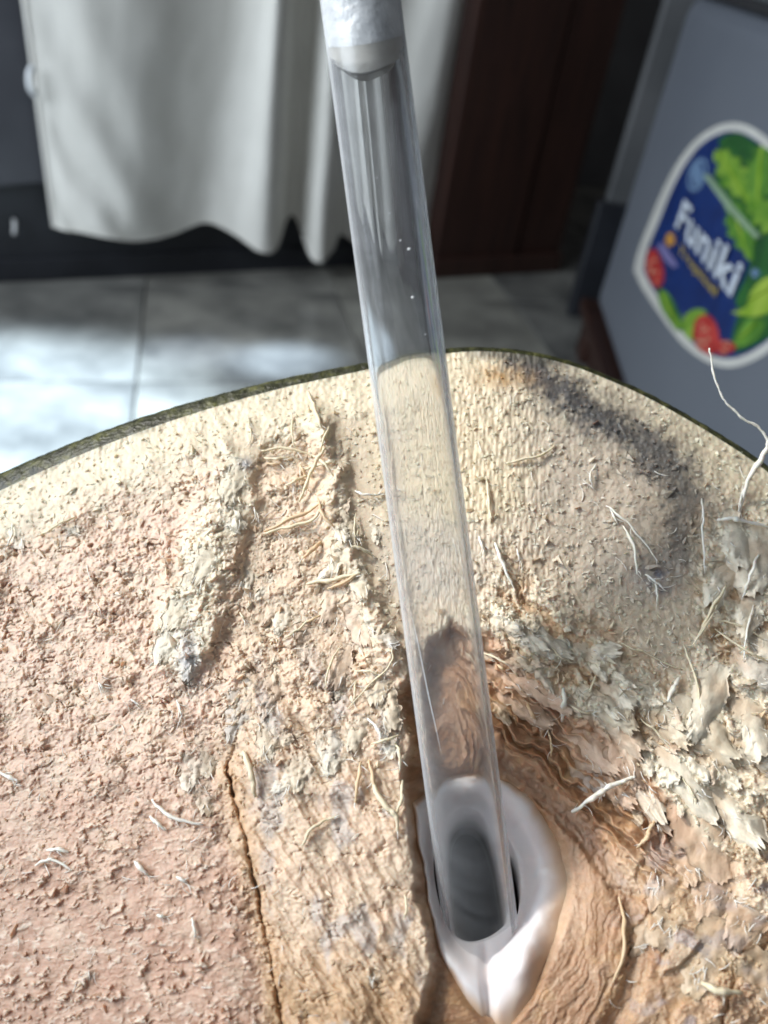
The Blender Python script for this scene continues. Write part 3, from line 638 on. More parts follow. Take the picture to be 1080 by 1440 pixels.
# ---- the straw: liquid filled clear tube
A_ = at_depth(660, 1180, 0.1276); B_ = at_depth(517, 80, 0.1205); sdir = (B_ - A_) / np.linalg.norm(B_ - A_); RS = 0.00625
NA = 240; angs = np.linspace(0, 2 * np.pi, NA, endpoint=False)
ro = cast(OUTER, angs) * (1 + 0.07 * fbm(np.cos(angs) * 2.4, np.sin(angs) * 2.4, 2, 320)); rin = cast(INNER, angs)
rows = []
NS = 46
for k in range(NS):
    s_ = k / (NS - 1)
    r_ = ro + (rin - ro) * s_
    x = HC[0] + r_ * np.cos(angs); y = HC[1] + r_ * np.sin(angs)
    Hm = macro(x, y)
    rg = np.clip(np.cos(angs - 0.35), 0, 1); edge = -1.7 + 2.2 * np.sin(np.pi * 0.5 * np.clip(s_ / (0.36 + 0.16 * rg), 0, 1)) + 0.25 * fbm(x / 50, y / 50, 2, 303)
    lobe = 1.5 * np.exp(-((x - 735) / 26) ** 2 - ((y - 1345) / 55) ** 2) + 0.6 * np.exp(-((x - 590) / 18) ** 2 - ((y - 1210) / 70) ** 2)
    cleft = -1.6 * np.exp(-((x - (682 + 0.06 * (y - 1330))) / 7) ** 2) * ss(1315, 1345, y)
    drop = -3.0 * ss(0.36 + 0.16 * rg, 1.0, s_) ** 1.2
    nz_ = 0.40 * fbm(x / 44, y / 44, 2, 301) + 0.09 * fbm(x / 12, y / 12, 3, 302)
    rows.append(place(x, y, Hm + edge + lobe + cleft + drop + nz_))
lastr = rows[-1]; lcen = lastr.mean(0)
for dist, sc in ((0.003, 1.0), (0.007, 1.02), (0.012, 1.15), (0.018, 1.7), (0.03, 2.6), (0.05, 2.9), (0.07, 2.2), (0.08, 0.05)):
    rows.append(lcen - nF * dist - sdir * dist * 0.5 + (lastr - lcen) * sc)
FR = np.array(rows)
m_flesh0 = mat('coconut_flesh', (0.78, 0.735, 0.74), (0.83, 0.79, 0.79), 130, 0.34, bump=0.0, bscale=300, spec=0.5, sss=0.6, sssr=(0.003, 0.0024, 0.0022), coat=0.22)
m_flesh = m_flesh0; nt_ = m_flesh.node_tree; bs_ = nt_.nodes['Principled BSDF']; cr_ = bs_.inputs['Base Color'].links[0].from_node
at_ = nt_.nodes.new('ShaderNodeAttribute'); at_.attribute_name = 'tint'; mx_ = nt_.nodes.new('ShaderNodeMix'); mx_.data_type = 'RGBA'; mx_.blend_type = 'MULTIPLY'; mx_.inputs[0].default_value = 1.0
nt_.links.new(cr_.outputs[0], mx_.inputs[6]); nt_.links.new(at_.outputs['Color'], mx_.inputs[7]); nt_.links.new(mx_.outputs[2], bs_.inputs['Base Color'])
fmesh = npmesh('flesh', FR.reshape(-1, 3), grid_faces(len(FR), NA, True))
sg = np.concatenate([np.linspace(0, 1, NS), np.ones(len(FR) - NS)])[:, None]; rs_ = np.clip(np.cos(angs - 0.35), 0, 1)[None, :]
brown = np.clip((1 - ss(0.06, 0.20 + 0.46 * rs_, sg + 0.08 * fbm(np.cos(angs) * 6, np.sin(angs) * 6, 3, 310)[None, :])), 0, 1)[..., None]
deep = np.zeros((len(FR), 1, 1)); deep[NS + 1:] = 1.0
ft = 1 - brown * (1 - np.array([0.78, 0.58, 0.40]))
ft = ft * (1 - deep) + np.array([0.10, 0.07, 0.055]) * deep  # hole walls tinted dark brown to stand in for an unlit cavity
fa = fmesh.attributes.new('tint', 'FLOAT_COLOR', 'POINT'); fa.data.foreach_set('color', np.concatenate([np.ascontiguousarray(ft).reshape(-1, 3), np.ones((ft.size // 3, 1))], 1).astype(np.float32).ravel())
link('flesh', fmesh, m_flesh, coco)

# ---- straw parts
e1 = np.cross(sdir, nF); e1 /= np.linalg.norm(e1); e2 = np.cross(sdir, e1)
def along(px, py):                               # distance up the straw axis where the photo shows (px,py)
    g = np.linspace(-0.04, 0.25, 3000); Q = A_ + g[:, None] * sdir - CAM
    return g[np.argmin(np.abs(720 - FPX * (Q @ up) / (Q @ fw) - py))]
def cyl(z0, z1, rad, n=64, nz=40, cap=True, wob=0.0, dish=0.0):
    th = np.linspace(0, 2 * np.pi, n, endpoint=False); rows_ = []
    for z in np.linspace(z0, z1, nz):
        rr_ = rad * (1 + wob * np.sin(3 * th + z * 60) * math.sin(z * 90))
        rows_.append(A_ + z * sdir + (rr_ * np.cos(th))[:, None] * e1 + (rr_ * np.sin(th))[:, None] * e2)
    if cap:
        lo = [A_ + (z0 + dish * (1 - q * q)) * sdir + (rad * q * np.cos(th))[:, None] * e1 + (rad * q * np.sin(th))[:, None] * e2 for q in (0.02, 0.5, 0.85)]
        hi = [A_ + (z1 + dish * (1 - q * q)) * sdir + (rad * q * np.cos(th))[:, None] * e1 + (rad * q * np.sin(th))[:, None] * e2 for q in (0.85, 0.5, 0.02)]
        rows_ = lo + rows_ + hi
    Rr = np.array(rows_); Vv = np.vstack([Rr.reshape(-1, 3)]); Ff = [tuple(f) for f in grid_faces(len(Rr), n, True)]
    if cap: Ff += [tuple(range(n)), tuple(reversed(range((len(Rr) - 1) * n, len(Rr) * n)))]
    return Vv, Ff
zbot = along(670, 1316) - 0.016; zmen = along(517, 84); zdisc = zmen + 0.0048; ztop = along(500, -120)
straw = empty('drinking_straw', A_ + zbot * sdir, label='clear plastic drinking straw filled with liquid leaning in the coconut opening', category='straw')
t = NT('clear_liquid'); g = t.n('ShaderNodeBsdfPrincipled'); t.l(g.outputs[0], t.out.inputs[0])
g.inputs['Base Color'].default_value = (0.97, 0.98, 0.985, 1); g.inputs['Transmission Weight'].default_value = 1.0; g.inputs['IOR'].default_value = 1.13; g.inputs['Roughness'].default_value = 0.10
mxl = t.n('ShaderNodeMixShader'); mxl.inputs[0].default_value = 0.80; trl = t.n('ShaderNodeBsdfTransparent')
t.l(trl.outputs[0], mxl.inputs[1]); t.l(g.outputs[0], mxl.inputs[2]); t.l(mxl.outputs[0], t.out.inputs[0])
m_liq = t.m
t = NT('clear_plastic'); mx = t.n('ShaderNodeMixShader'); t.l(mx.outputs[0], t.out.inputs[0])
tr = t.n('ShaderNodeBsdfTransparent'); tr.inputs[0].default_value = (0.97, 0.975, 0.98, 1)
gl = t.n('ShaderNodeBsdfPrincipled'); gl.inputs['Base Color'].default_value = (0.80, 0.83, 0.87, 1); gl.inputs['Roughness'].default_value = 0.14
lw = t.n('ShaderNodeLayerWeight'); lw.inputs[0].default_value = 0.5
nzs = noise_node(t, 330, 4, vec=(0.12, 0.45, 1.0), dist=0.6); ma = t.n('ShaderNodeMath', operation='MULTIPLY_ADD'); ma.inputs[1].default_value = 0.95; ma.inputs[2].default_value = 0.005
pw = t.n('ShaderNodeMath', operation='POWER'); pw.inputs[1].default_value = 2.8; t.l(lw.outputs['Facing'], pw.inputs[0]); t.l(pw.outputs[0], ma.inputs[0])
m2 = t.n('ShaderNodeMath', operation='MULTIPLY_ADD'); m2.inputs[1].default_value = 0.11; t.l(nzs.outputs[0], m2.inputs[0]); t.l(ma.outputs[0], m2.inputs[2])  # milky plastic; brighter edges and bands mixed in to imitate refraction
t.l(m2.outputs[0], mx.inputs[0]); t.l(tr.outputs[0], mx.inputs[1]); t.l(gl.outputs[0], mx.inputs[2])
m_pla = t.m
Vv, Ff = cyl(zbot + 0.0006, zdisc + 0.0008, RS - 0.00022, cap=True, dish=0.0); link('liquid_column', pymesh('liquid_column', Vv, Ff, True), m_liq, straw)
# thin tube wall, open ends, with an inner side
th = np.linspace(0, 2 * np.pi, 72, endpoint=False); rows_ = []
for z in np.linspace(zbot, ztop, 60): rows_.append(A_ + z * sdir + (RS * np.cos(th))[:, None] * e1 + (RS * np.sin(th))[:, None] * e2)
Rr = np.array(rows_); link('tube', npmesh('tube', Rr.reshape(-1, 3), grid_faces(len(Rr), 72, True)), m_pla, straw)
rim = A_ + (zbot + 0.0001) * sdir + (RS * np.cos(th))[:, None] * e1 + (RS * np.sin(th))[:, None] * e2
m_frost = mat('frosted_white', (0.40, 0.42, 0.44), (0.64, 0.66, 0.67), 170, 0.35, bump=0.9, bscale=300, sss=0.5, sssr=(0.003, 0.003, 0.003), bdist=0.001)
Vv, Ff = cyl(zdisc, ztop - 0.001, RS - 0.00025, cap=True, dish=0.0); link('frosted_end', pymesh('frosted_end', Vv, Ff, True), m_frost, straw)

def on_tube(px, py):                             # nearest point of the tube wall on the sight line
    d_ = ray(px, py); d_ /= np.linalg.norm(d_); w = CAM - A_; dp = d_ - (d_ @ sdir) * sdir; wp = w - (w @ sdir) * sdir
    a_, b_, c_ = dp @ dp, 2 * dp @ wp, wp @ wp - RS * RS
    return CAM + d_ * ((-b_ - math.sqrt(max(b_ * b_ - 4 * a_ * c_, 0))) / (2 * a_))
m_scr = mat('scratch_white', (0.85, 0.86, 0.88), None, rough=0.3)
sp = np.array([on_tube(x, y) for x, y in catmull([(577, 860), (588, 905), (601, 970), (611, 1015), (621, 1062)], 6)])
Vt, Ft = tube(sp, 0.00007 * np.sin(np.linspace(0.25, 3.0, len(sp))), 5); link('scratch', pymesh('scratch', Vt, Ft, True), m_scr, straw)
for x, y, r_ in ((575, 350, .00022), (580, 418, .0002), (563, 338, .00014), (548, 300, .0001), (598, 470, .00012), (530, 250, .0001)):
    c_ = on_tube(x, y); Vt, Ft = tube([c_ - sdir * r_ * .6 - e1 * r_, c_, c_ + sdir * r_ * .3 + e1 * r_ * 1.2], [r_ * .5, r_, r_ * .4], 6); link('droplet', pymesh('droplet', Vt, Ft, True), m_scr, straw)
m_men = mat('cloudy_meniscus', (0.30, 0.295, 0.27), (0.42, 0.41, 0.38), 200, 0.3, sss=0.4, sssr=(0.003, 0.003, 0.0026))
fv = CAM - (A_ + zmen * sdir); fv -= (fv @ sdir) * sdir; fv /= np.linalg.norm(fv); sv = np.cross(sdir, fv)
def skirt(name, zlo_f, zlo_s, zhi_f, zhi_s, m, rad):      # film clinging to the inside of the tube, lower in front than at the sides
    th_ = np.linspace(0, 2 * np.pi, 72, endpoint=False); k_ = np.clip(np.cos(th_), 0, 1) ** 1.2
    zhi = zhi_s + (zhi_f - zhi_s) * k_
    zl = zlo_s + (zlo_f - zlo_s) * k_ + 0.00012 * np.sin(5 * th_); rr2 = []
    for q_ in np.linspace(0, 1, 14):
        z = zl + (zhi - zl) * q_; ra_ = rad - 0.0002 * (1 - q_) ** 3
        rr2.append(A_ + z[:, None] * sdir + ra_ * (np.cos(th_)[:, None] * fv + np.sin(th_)[:, None] * sv))
    link(name, npmesh(name, np.array(rr2).reshape(-1, 3), grid_faces(14, 72, True)), m, straw)
skirt('meniscus', along(517, 127), along(517, 78), along(517, 92), along(517, 60), m_men, RS - 0.00016)
skirt('frosted_film', along(517, 101), along(517, 66), zdisc + 0.002, zdisc + 0.002, m_frost, RS - 0.00008)

# ------------------------------------------------------------------ torn pieces on the face
def surf(pts, lift=0.0):
    P = np.array(pts, float); H, C = fields(P[:, 0], P[:, 1]); return place(P[:, 0], P[:, 1], H + np.asarray(lift)), C
m_fc = mat('fibre_cream', (0.66, 0.57, 0.40), (0.72, 0.63, 0.47), 300, 0.55, sss=0.2); m_fw = mat('fibre_white', (0.76, 0.72, 0.63), (0.80, 0.77, 0.70), 300, 0.55, sss=0.2)
m_ft = mat('fibre_tan', (0.58, 0.42, 0.26), (0.66, 0.50, 0.33), 300, 0.55, sss=0.2)
FM = {'c': m_fc, 'w': m_fw, 't': m_ft}
FIB = [
 ('c', .42, 1.6, [(433, 551), (443, 577), (453, 603)]), ('c', .22, 1.2, [(410, 581), (412, 617), (417, 636)]), ('c', .26, 1.2, [(367, 633), (408, 631), (442, 642)]),
 ('c', .28, 1.0, [(372, 644), (390, 645), (408, 643)]), ('t', .24, .9, [(375, 652), (397, 653)]), ('c', .36, 2.2, [(456, 630), (444, 650), (432, 678), (421, 706)]),
 ('c', .28, 1.5, [(428, 659), (448, 654), (469, 648)]), ('c', .32, 1.3, [(432, 668), (416, 676), (402, 683)]), ('t', .22, 1.2, [(421, 653), (431, 670)]),
 ('t', .34, 1.8, [(371, 747), (400, 734), (433, 719), (449, 709)]), ('c', .34, 1.6, [(374, 750), (405, 741), (439, 731), (456, 704)]), ('t', .36, 1.5, [(452, 762), (438, 774), (424, 787)]),
 ('w', .28, 1.6, [(500, 690), (514, 696), (538, 694)]), ('c', .16, 1.6, [(501, 722), (498, 742), (500, 765)]), ('c', .16, 1.3, [(505, 741), (500, 760)]), ('c', .3, 1.2, [(494, 767), (511, 773), (527, 784)]),
 ('c', .40, 1.4, [(430, 820), (465, 816), (507, 805)]), ('t', .30, 1.2, [(461, 828), (485, 818), (507, 806)]), ('c', .22, 1.0, [(400, 898), (420, 884), (440, 868)]), ('t', .18, 1.0, [(425, 878), (453, 864)]),
 ('c', .18, .9, [(337, 861), (345, 873)]), ('w', .2, .9, [(357, 713), (361, 729)]), ('c', .16, .8, [(347, 597), (353, 608), (352, 622)]), ('c', .25, 1.4, [(463, 600), (455, 618), (449, 640)]),
 ('c', .3, 1.8, [(440, 640), (455, 651), (468, 668)]), ('t', .3, 1.6, [(446, 700), (455, 725), (470, 742)]),
 ('w', .20, 2.0, [(851, 710), (866, 721), (884, 737), (906, 764), (927, 792)]), ('w', .26, 1.4, [(877, 740), (888, 760), (894, 785), (896, 808)]), ('w', .2, 1.0, [(858, 716), (869, 737)]),
 ('w', .2, 1.2, [(833, 683), (830, 668), (838, 652)]), ('w', .22, 2.4, [(987, 701), (989, 730), (988, 754), (992, 808)]), ('c', .26, 2.4, [(1022, 823), (1004, 852), (980, 897)]),
 ('c', .24, .8, [(684, 670), (687, 700), (691, 737)]), ('w', .36, 1.3, [(696, 763), (706, 790), (720, 823)]), ('w', .28, .9, [(673, 754), (682, 777)]), ('w', .2, .9, [(727, 772), (731, 790)]),
 ('c', .28, .9, [(711, 652), (735, 646), (764, 639), (780, 625)]), ('w', .2, 1.0, [(907, 808), (922, 818), (938, 832)]), ('w', .18, 1.0, [(922, 817), (925, 850)]),
 ('w', .42, 2.2, [(1009, 732), (1028, 729), (1050, 734), (1085, 741)]), ('w', .30, 2.4, [(1068, 777), (1055, 810), (1044, 843)]), ('w', .2, 1.5, [(1045, 683), (1038, 721)]),
 ('c', .24, 2.2, [(1020, 827), (1000, 866), (973, 911)]), ('c', .20, 1.4, [(873, 904), (890, 912), (907, 918), (960, 942)]), ('c', .18, 1.0, [(1004, 896), (1018, 889)]),
 ('c', .24, 1.6, [(679, 918), (700, 926), (716, 936), (729, 953)]), ('t', .30, 1.2, [(700, 935), (711, 944)]), ('w', .46, 1.8, [(793, 969), (793, 992), (790, 1015)]), ('t', .32, 1.3, [(741, 989), (748, 1004), (761, 1019)]),
 ('w', .40, 3.0, [(804, 1142), (826, 1127), (849, 1111), (872, 1100), (893, 1093)]), ('c', .22, 1.0, [(800, 991), (818, 1001), (836, 1003)]), ('c', .24, 1.2, [(838, 950), (828, 975)]), ('w', .40, 1.4, [(955, 953), (947, 968), (938, 987)]),
 ('t', .34, 1.2, [(920, 1153), (914, 1166), (909, 1178), (896, 1193)]), ('t', .30, .9, [(871, 1262), (878, 1302), (876, 1342), (862, 1382)]), ('c', .5, 1.6, [(987, 1382), (1010, 1393), (1044, 1396)]), ('c', .2, 1.2, [(960, 1094), (976, 1120), (981, 1138)]),
 ('c', .16, 1.3, [(479, 907), (463, 937), (457, 971)]), ('c', .18, 1.6, [(551, 911), (549, 936), (522, 960), (489, 996)]), ('c', .20, 1.2, [(500, 943), (518, 944), (536, 949)]), ('c', .18, 1.0, [(500, 957), (497, 990)]),
 ('w', .34, 1.7, [(517, 1010), (530, 1024), (535, 1034), (537, 1046)]), ('c', .26, 1.6, [(522, 1046), (545, 1040), (562, 1033)]), ('c', .55, 1.7, [(342, 1057), (350, 1078), (356, 1100), (359, 1121)]), ('c', .26, .9, [(425, 1189), (436, 1168), (452, 1156), (477, 1147)]),
 ('c', .42, 1.5, [(522, 1092), (530, 1116), (545, 1136), (556, 1147), (559, 1170)]), ('c', .26, 1.4, [(566, 1098), (564, 1126), (555, 1149)]), ('t', .3, 1.0, [(519, 1069), (526, 1100), (535, 1122)]), ('t', .3, 1.0, [(508, 1072), (503, 1100), (499, 1132)]),
 ('c', .22, 1.2, [(569, 1258), (572, 1277), (567, 1293)]), ('w', .30, 1.1, [(214, 1124), (228, 1140), (250, 1152), (286, 1160)]), ('w', .3, 1.0, [(211, 1148), (222, 1158), (233, 1168)]), ('c', .26, 1.6, [(556, 1046), (562, 1060), (562, 1086)]),
 ('w', .26, 1.2, [(50, 1216), (64, 1210), (80, 1211), (102, 1224)]), ('w', .32, .9, [(189, 1211), (199, 1222), (210, 1232)]), ('w', .34, 1.0, [(-4, 1085), (12, 1092), (27, 1100)]), ('w', .3, .9, [(66, 1196), (82, 1194), (97, 1199)]),
 ('w', .26, .8, [(248, 1233), (264, 1241)]), ('w', .26, .8, [(221, 1287), (234, 1290)]), ('w', .24, .9, [(270, 1290), (276, 1319)]), ('w', .18, .9, [(138, 960), (144, 966), (146, 974)]), ('w', .18, .9, [(184, 983), (195, 991)]),
 ('w', .2, .9, [(249, 984), (252, 994), (256, 1007)]), ('c', .24, 1.4, [(55, 753), (87, 735), (108, 727)]), ('w', .2, 1.0, [(18, 735), (16, 755), (8, 770)]), ('c', .15, .9, [(147, 722), (153, 732)]), ('c', .14, 1.1, [(348, 583), (352, 605)]),
 ('t', .2, 1.0, [(655, 1218), (660, 1219)]) if False else ('c', .2, 1.2, [(770, 905), (790, 925), (812, 932)]), ('c', .2, 1.6, [(1010, 872), (1040, 880), (1085, 905)]), ('c', .22, 1.6, [(1005, 885), (1050, 915), (1082, 930)]),
 ('w', .2, 2.0, [(1060, 850), (1050, 890), (1046, 930)]), ('c', .2, 1.4, [(960, 905), (980, 960), (985, 1010)]), ('c', .16, 1.5, [(900, 1010), (925, 1032), (948, 1060)]), ('t', .2, 1.2, [(770, 1025), (776, 1050), (774, 1064)]),
]
def fibre_obj(mk, rad, lift, pts, name='fibre'):
    c2 = catmull(pts, 7) if len(pts) > 2 else np.linspace(pts[0], pts[1], 9)
    n = len(c2); s_ = np.linspace(0, 1, n)
    c2 = c2 + np.stack([fbm(s_ * 4 + random.random() * 99, s_ * 0, 2, 5), fbm(s_ * 4 + random.random() * 99, s_ * 0, 2, 6)], 1) * min(3.0, 0.06 * np.hypot(*(c2[-1] - c2[0])))
    H, _ = fields(c2[:, 0], c2[:, 1]); Hs = np.convolve(np.pad(H, 4, mode='edge'), np.ones(9) / 9, 'valid')
    Hs = np.maximum(Hs, H - 0.1)
    P = place(c2[:, 0], c2[:, 1], Hs + lift * (0.25 + 0.75 * np.sin(np.pi * np.clip(s_ * 0.9 + 0.08, 0, 1))))
    rr_ = rad / 1000 * (0.35 + 0.65 * np.sin(np.pi * (s_ * 0.84 + 0.12))) * (1 + 0.65 * fbm(s_ * 8, s_ * 0 + random.random() * 50, 3, 7))
    Vt, Ft = tube(P, rr_ * 1.1, 6)
    return link(name, pymesh(name, Vt, Ft, True), FM[mk], coco)
for mk, rad, lift, pts in FIB: fibre_obj(mk, rad, lift, pts)
# the long loose thread rising past the rim on the right
tp_ = [(998, 490, 8), (1002, 519, 9), (1011, 550, 9), (1027, 572, 8.5), (1044, 588, 8), (1067, 601, 7), (1078, 617, 6), (1076, 634, 5), (1064, 655, 3.4), (1051, 679, 2.0), (1040, 719, 0.6)]
tpp = catmull(tp_, 7); base_d = at_depth(1040, 719, 1.0)
Hn, _ = fields(np.array([1040.0]), np.array([719.0])); pd = np.linalg.norm(place(np.array([1040.0]), np.array([719.0]), Hn)[0] - CAM) / np.linalg.norm(ray(1040, 719))
jq = np.linspace(0, 1, len(tpp)); tpp[:, 0] += 3.0 * fbm(jq * 16, jq * 0 + 3.3, 3, 15); tpp[:, 1] += 2.5 * fbm(jq * 16, jq * 0 + 8.1, 3, 16)
P = np.array([at_depth(a, b, pd - 0.0004 * c_ * 1.0 + 0.00002 * (719 - b)) for a, b, c_ in tpp])
s_ = np.linspace(0, 1, len(P)); Vt, Ft = tube(P, 0.00032 * (0.50 + 0.6 * s_ + 0.75 * fbm(s_ * 22, s_ * 0, 3, 9) + 0.9 * np.exp(-((s_ - 0.78) / 0.10) ** 2)), 7)
link('fibre', pymesh('fibre', Vt, Ft, True), m_fw, coco, label='long pale thread curling up past the rim')

m_flk = m_pith.copy(); m_flk.name = 'pith_flake'; m_flk.node_tree.nodes['Principled BSDF'].inputs['Subsurface Weight'].default_value = 0.15
# ragged flakes: base buried in the pith, tip lifting away
FLM = {'w': (0.74, 0.675, 0.56), 'c': (0.64, 0.55, 0.42), 'p': (0.60, 0.445, 0.34), 'g': (0.52, 0.49, 0.46)}
MMPX = 0.135
def flake_obj(mk, x, y, L, Wd, ang, lift, curl, seed, th=0.35):
    big = 1.0 if x < 680 else 1.3
    L *= 1.12 * big; Wd *= 0.85 * big; lift *= big ** 2 * (0.5 if y > 1140 else 1.0); th *= big ** 2
    rs = np.random.default_rng(seed); nu, nv = 22, 15
    s_, t_ = np.meshgrid(np.linspace(0, 1, nu), np.linspace(-1, 1, nv), indexing='ij')
    prof_ = (0.55 + 0.6 * np.sin(np.pi * (s_ * 0.75 + 0.12))) * np.where(s_ > 0.8, 1 - 1.5 * (s_ - 0.8), 1)
    jag = fbm(s_ * 4.0 + seed, np.sign(t_) * 5.0 + 0 * s_, 4, seed, 0.6) * 0.8
    a = L * (s_ - 0.25) + L * 0.26 * fbm(t_ * 1.5 + seed * 1.3, s_ * 0.7, 4, seed + 1, 0.7) * ss(0.3, 1, s_)
    b = Wd * 0.5 * t_ * prof_ * (1 + jag * np.abs(t_))
    ca_, sa_ = math.cos(ang), math.sin(ang)
    X = x + a * ca_ - b * sa_; Y = y + a * sa_ + b * ca_
    base, _ = fields(np.array([x - 0.2 * L * ca_, x + 0.3 * L * ca_, x + 0.7 * L * ca_]), np.array([y - 0.2 * L * sa_, y + 0.3 * L * sa_, y + 0.7 * L * sa_]))
    hb = np.interp(s_, [0, 0.5, 1], base)
    loc = np.maximum(hb, np.minimum(fields(X.ravel(), Y.ravel())[0].reshape(X.shape), hb + 1.2))
    Hh = loc * 0.75 + hb * 0.25 - 0.15 + 0.55 * lift * s_ ** 1.6 + (curl - 1.0 * lift * (1 - 0.5 * s_)) * (np.abs(t_) ** 2.5) * ss(0.1, 0.8, s_) + 0.8 * fbm(X / 17, Y / 17, 4, seed + 2, 0.6) + 0.34 * fbm(X / 6, Y / 6, 2, seed + 3)
    thk = th * (0.35 + 0.65 * (1 - np.abs(t_) ** 2)) * (1 - 0.7 * s_ ** 3)
    Vu = place(X, Y, Hh).reshape(-1, 3); Vl = place(X, Y, Hh - thk - 0.05).reshape(-1, 3); n = nu * nv
    Fs = [tuple(f) for f in grid_faces(nu, nv)] + [tuple(f) for f in grid_faces(nu, nv, off=n)[:, ::-1]]
    ringi = [j for j in range(nv)] + [i * nv + nv - 1 for i in range(1, nu)] + [(nu - 1) * nv + j for j in range(nv - 2, -1, -1)] + [i * nv for i in range(nu - 2, 0, -1)]
    for k in range(len(ringi)):
        p_, q_ = ringi[k], ringi[(k + 1) % len(ringi)]; Fs.append((q_, p_, n + p_, n + q_))
    me = pymesh('husk_flake', np.vstack([Vu, Vl]), Fs, True)
    _, Cl = fields(X.ravel(), Y.ravel()); own = np.array(FLM[mk]); kq = (0.25 + 0.45 * s_.ravel()[:, None]) * (0.6 if y > 1140 else 1.0)
    Cl = (Cl * (1 - kq) + own * kq) * (1 + 0.14 * fbm(X / 6, Y / 6, 3, seed + 4).ravel()[:, None])
    ca = me.attributes.new('tint', 'FLOAT_COLOR', 'POINT'); Cl = np.vstack([Cl, Cl])
    ca.data.foreach_set('color', np.concatenate([Cl, np.ones((len(Cl), 1))], 1).astype(np.float32).ravel())
    return link('husk_flake', me, m_flk, coco)
FLK = [('w', 690, 868, 46, 24, 20, 1.8, .5), ('w', 712, 880, 60, 30, 25, 1.6, .6), ('w', 745, 895, 60, 26, 30, 1.4, .5), ('w', 800, 918, 66, 28, 8, 1.6, .6), ('p', 742, 955, 80, 26, 30, 1.4, .4), ('p', 700, 950, 60, 24, 25, 1.2, .4),
 ('p', 715, 990, 66, 24, 30, 1.5, .4), ('p', 790, 1020, 90, 40, 38, 1.8, .5), ('p', 845, 1005, 80, 34, 35, 1.6, .5), ('p', 870, 1050, 60, 34, 60, 2.0, .6), ('w', 880, 1070, 90, 46, 62, 2.6, .8), ('w', 925, 1055, 110, 44, 48, 2.2, .7), ('w', 980, 1100, 120, 46, 52, 2.4, .8),
 ('c', 830, 985, 70, 30, 35, 1.6, .5), ('c', 905, 985, 80, 40, 42, 1.8, .6), ('w', 850, 960, 50, 26, 40, 1.4, .5), ('c', 960, 1010, 90, 46, 45, 2.0, .7), ('g', 1040, 930, 60, 40, 30, 2.2, .6), ('w', 1000, 960, 80, 44, 110, 2.2, .7), ('w', 1040, 990, 70, 50, 60, 2.2, .7),
 ('g', 1060, 1060, 70, 40, 30, 2.2, .6), ('w', 1030, 1050, 60, 34, 20, 1.8, .6), ('p', 970, 1150, 90, 50, 60, 2.0, .5), ('p', 900, 1120, 60, 30, 55, 1.6, .5), ('g', 820, 1080, 44, 34, 50, 1.6, .4), ('p', 850, 1100, 50, 28, 40, 1.4, .4),
 ('w', 1020, 740, 60, 40, 75, 2.0, .6), ('w', 1050, 760, 70, 60, 85, 1.8, .6), ('w', 1015, 800, 50, 34, 100, 1.6, .5), ('w', 1060, 830, 60, 40, 95, 2.0, .6), ('w', 1040, 880, 60, 36, 40, 2.0, .6),
 ('p', 940, 1200, 70, 64, 95, 1.8, .4), ('p', 1010, 1200, 84, 66, 100, 1.8, .5), ('c', 950, 1270, 60, 50, 110, 1.6, .5), ('p', 1060, 1240, 90, 66, 100, 2.0, .5), ('c', 1010, 1320, 80, 60, 110, 1.8, .5), ('g', 1005, 1260, 60, 40, 20, 1.4, .4), ('c', 1060, 1360, 70, 50, 60, 1.8, .5),
 ('p', 955, 1195, 50, 30, 60, 2.0, .5), ('c', 925, 1300, 50, 30, 130, 1.2, .4),
 ('c', 330, 660, 60, 34, 110, 1.4, .5), ('c', 305, 760, 80, 44, 118, 1.2, .5), ('c', 270, 830, 80, 44, 112, 1.3, .5), ('w', 245, 890, 60, 36, 115, 1.2, .5), ('g', 266, 915, 50, 26, 95, 1.2, .4), ('w', 320, 720, 40, 26, 60, 1.5, .5),
 ('c', 480, 730, 46, 26, 60, 2.0, .5), ('c', 475, 770, 40, 24, 95, 2.0, .5), ('c', 500, 800, 50, 30, 80, 1.8, .5), ('w', 470, 790, 44, 26, 130, 1.8, .5), ('p', 470, 830, 60, 34, 100, 1.8, .5), ('p', 500, 860, 60, 36, 75, 1.8, .5), ('g', 530, 890, 40, 22, 30, 1.8, .4),
 ('p', 440, 860, 56, 34, 120, 1.6, .5), ('w', 400, 860, 40, 26, 110, 1.4, .5), ('p', 480, 920, 60, 36, 100, 1.6, .5), ('c', 530, 940, 60, 40, 95, 1.8, .5), ('c', 545, 980, 60, 34, 90, 2.2, .5), ('c', 510, 1000, 70, 40, 100, 1.6, .5), ('w', 545, 1030, 44, 26, 80, 2.2, .5),
 ('w', 460, 1040, 60, 40, 90, 1.6, .5), ('w', 480, 1060, 46, 26, 120, 1.5, .5), ('w', 425, 1085, 60, 30, 140, 1.2, .4), ('c', 420, 1070, 56, 30, 100, 1.2, .4), ('c', 290, 1040, 60, 44, 95, 1.3, .4), ('w', 270, 1070, 50, 34, 90, 1.3, .4), ('c', 285, 1110, 44, 36, 85, 1.2, .4),
 ('g', 340, 970, 90, 40, 95, 1.0, .4), ('p', 385, 960, 60, 34, 100, 1.2, .4), ('c', 380, 1010, 70, 36, 95, 1.2, .4), ('w', 20, 748, 30, 24, 60, 1.2, .4), ('c', 90, 735, 30, 16, 30, 1.2, .3), ('w', 350, 800, 36, 22, 100, 1.2, .4), ('w', 130, 1355, 26, 16, 100, 1.4, .4), ('w', 525, 1360, 24, 20, 95, 1.2, .4)]
for k, (mk, x, y, L, Wd, a, lf, cu_) in enumerate(FLK): flake_obj(mk, x, y, L, Wd, R(a + rng.uniform(-8, 8)), lf, cu_ * rng.uniform(-0.6, 1.0), 400 + k)
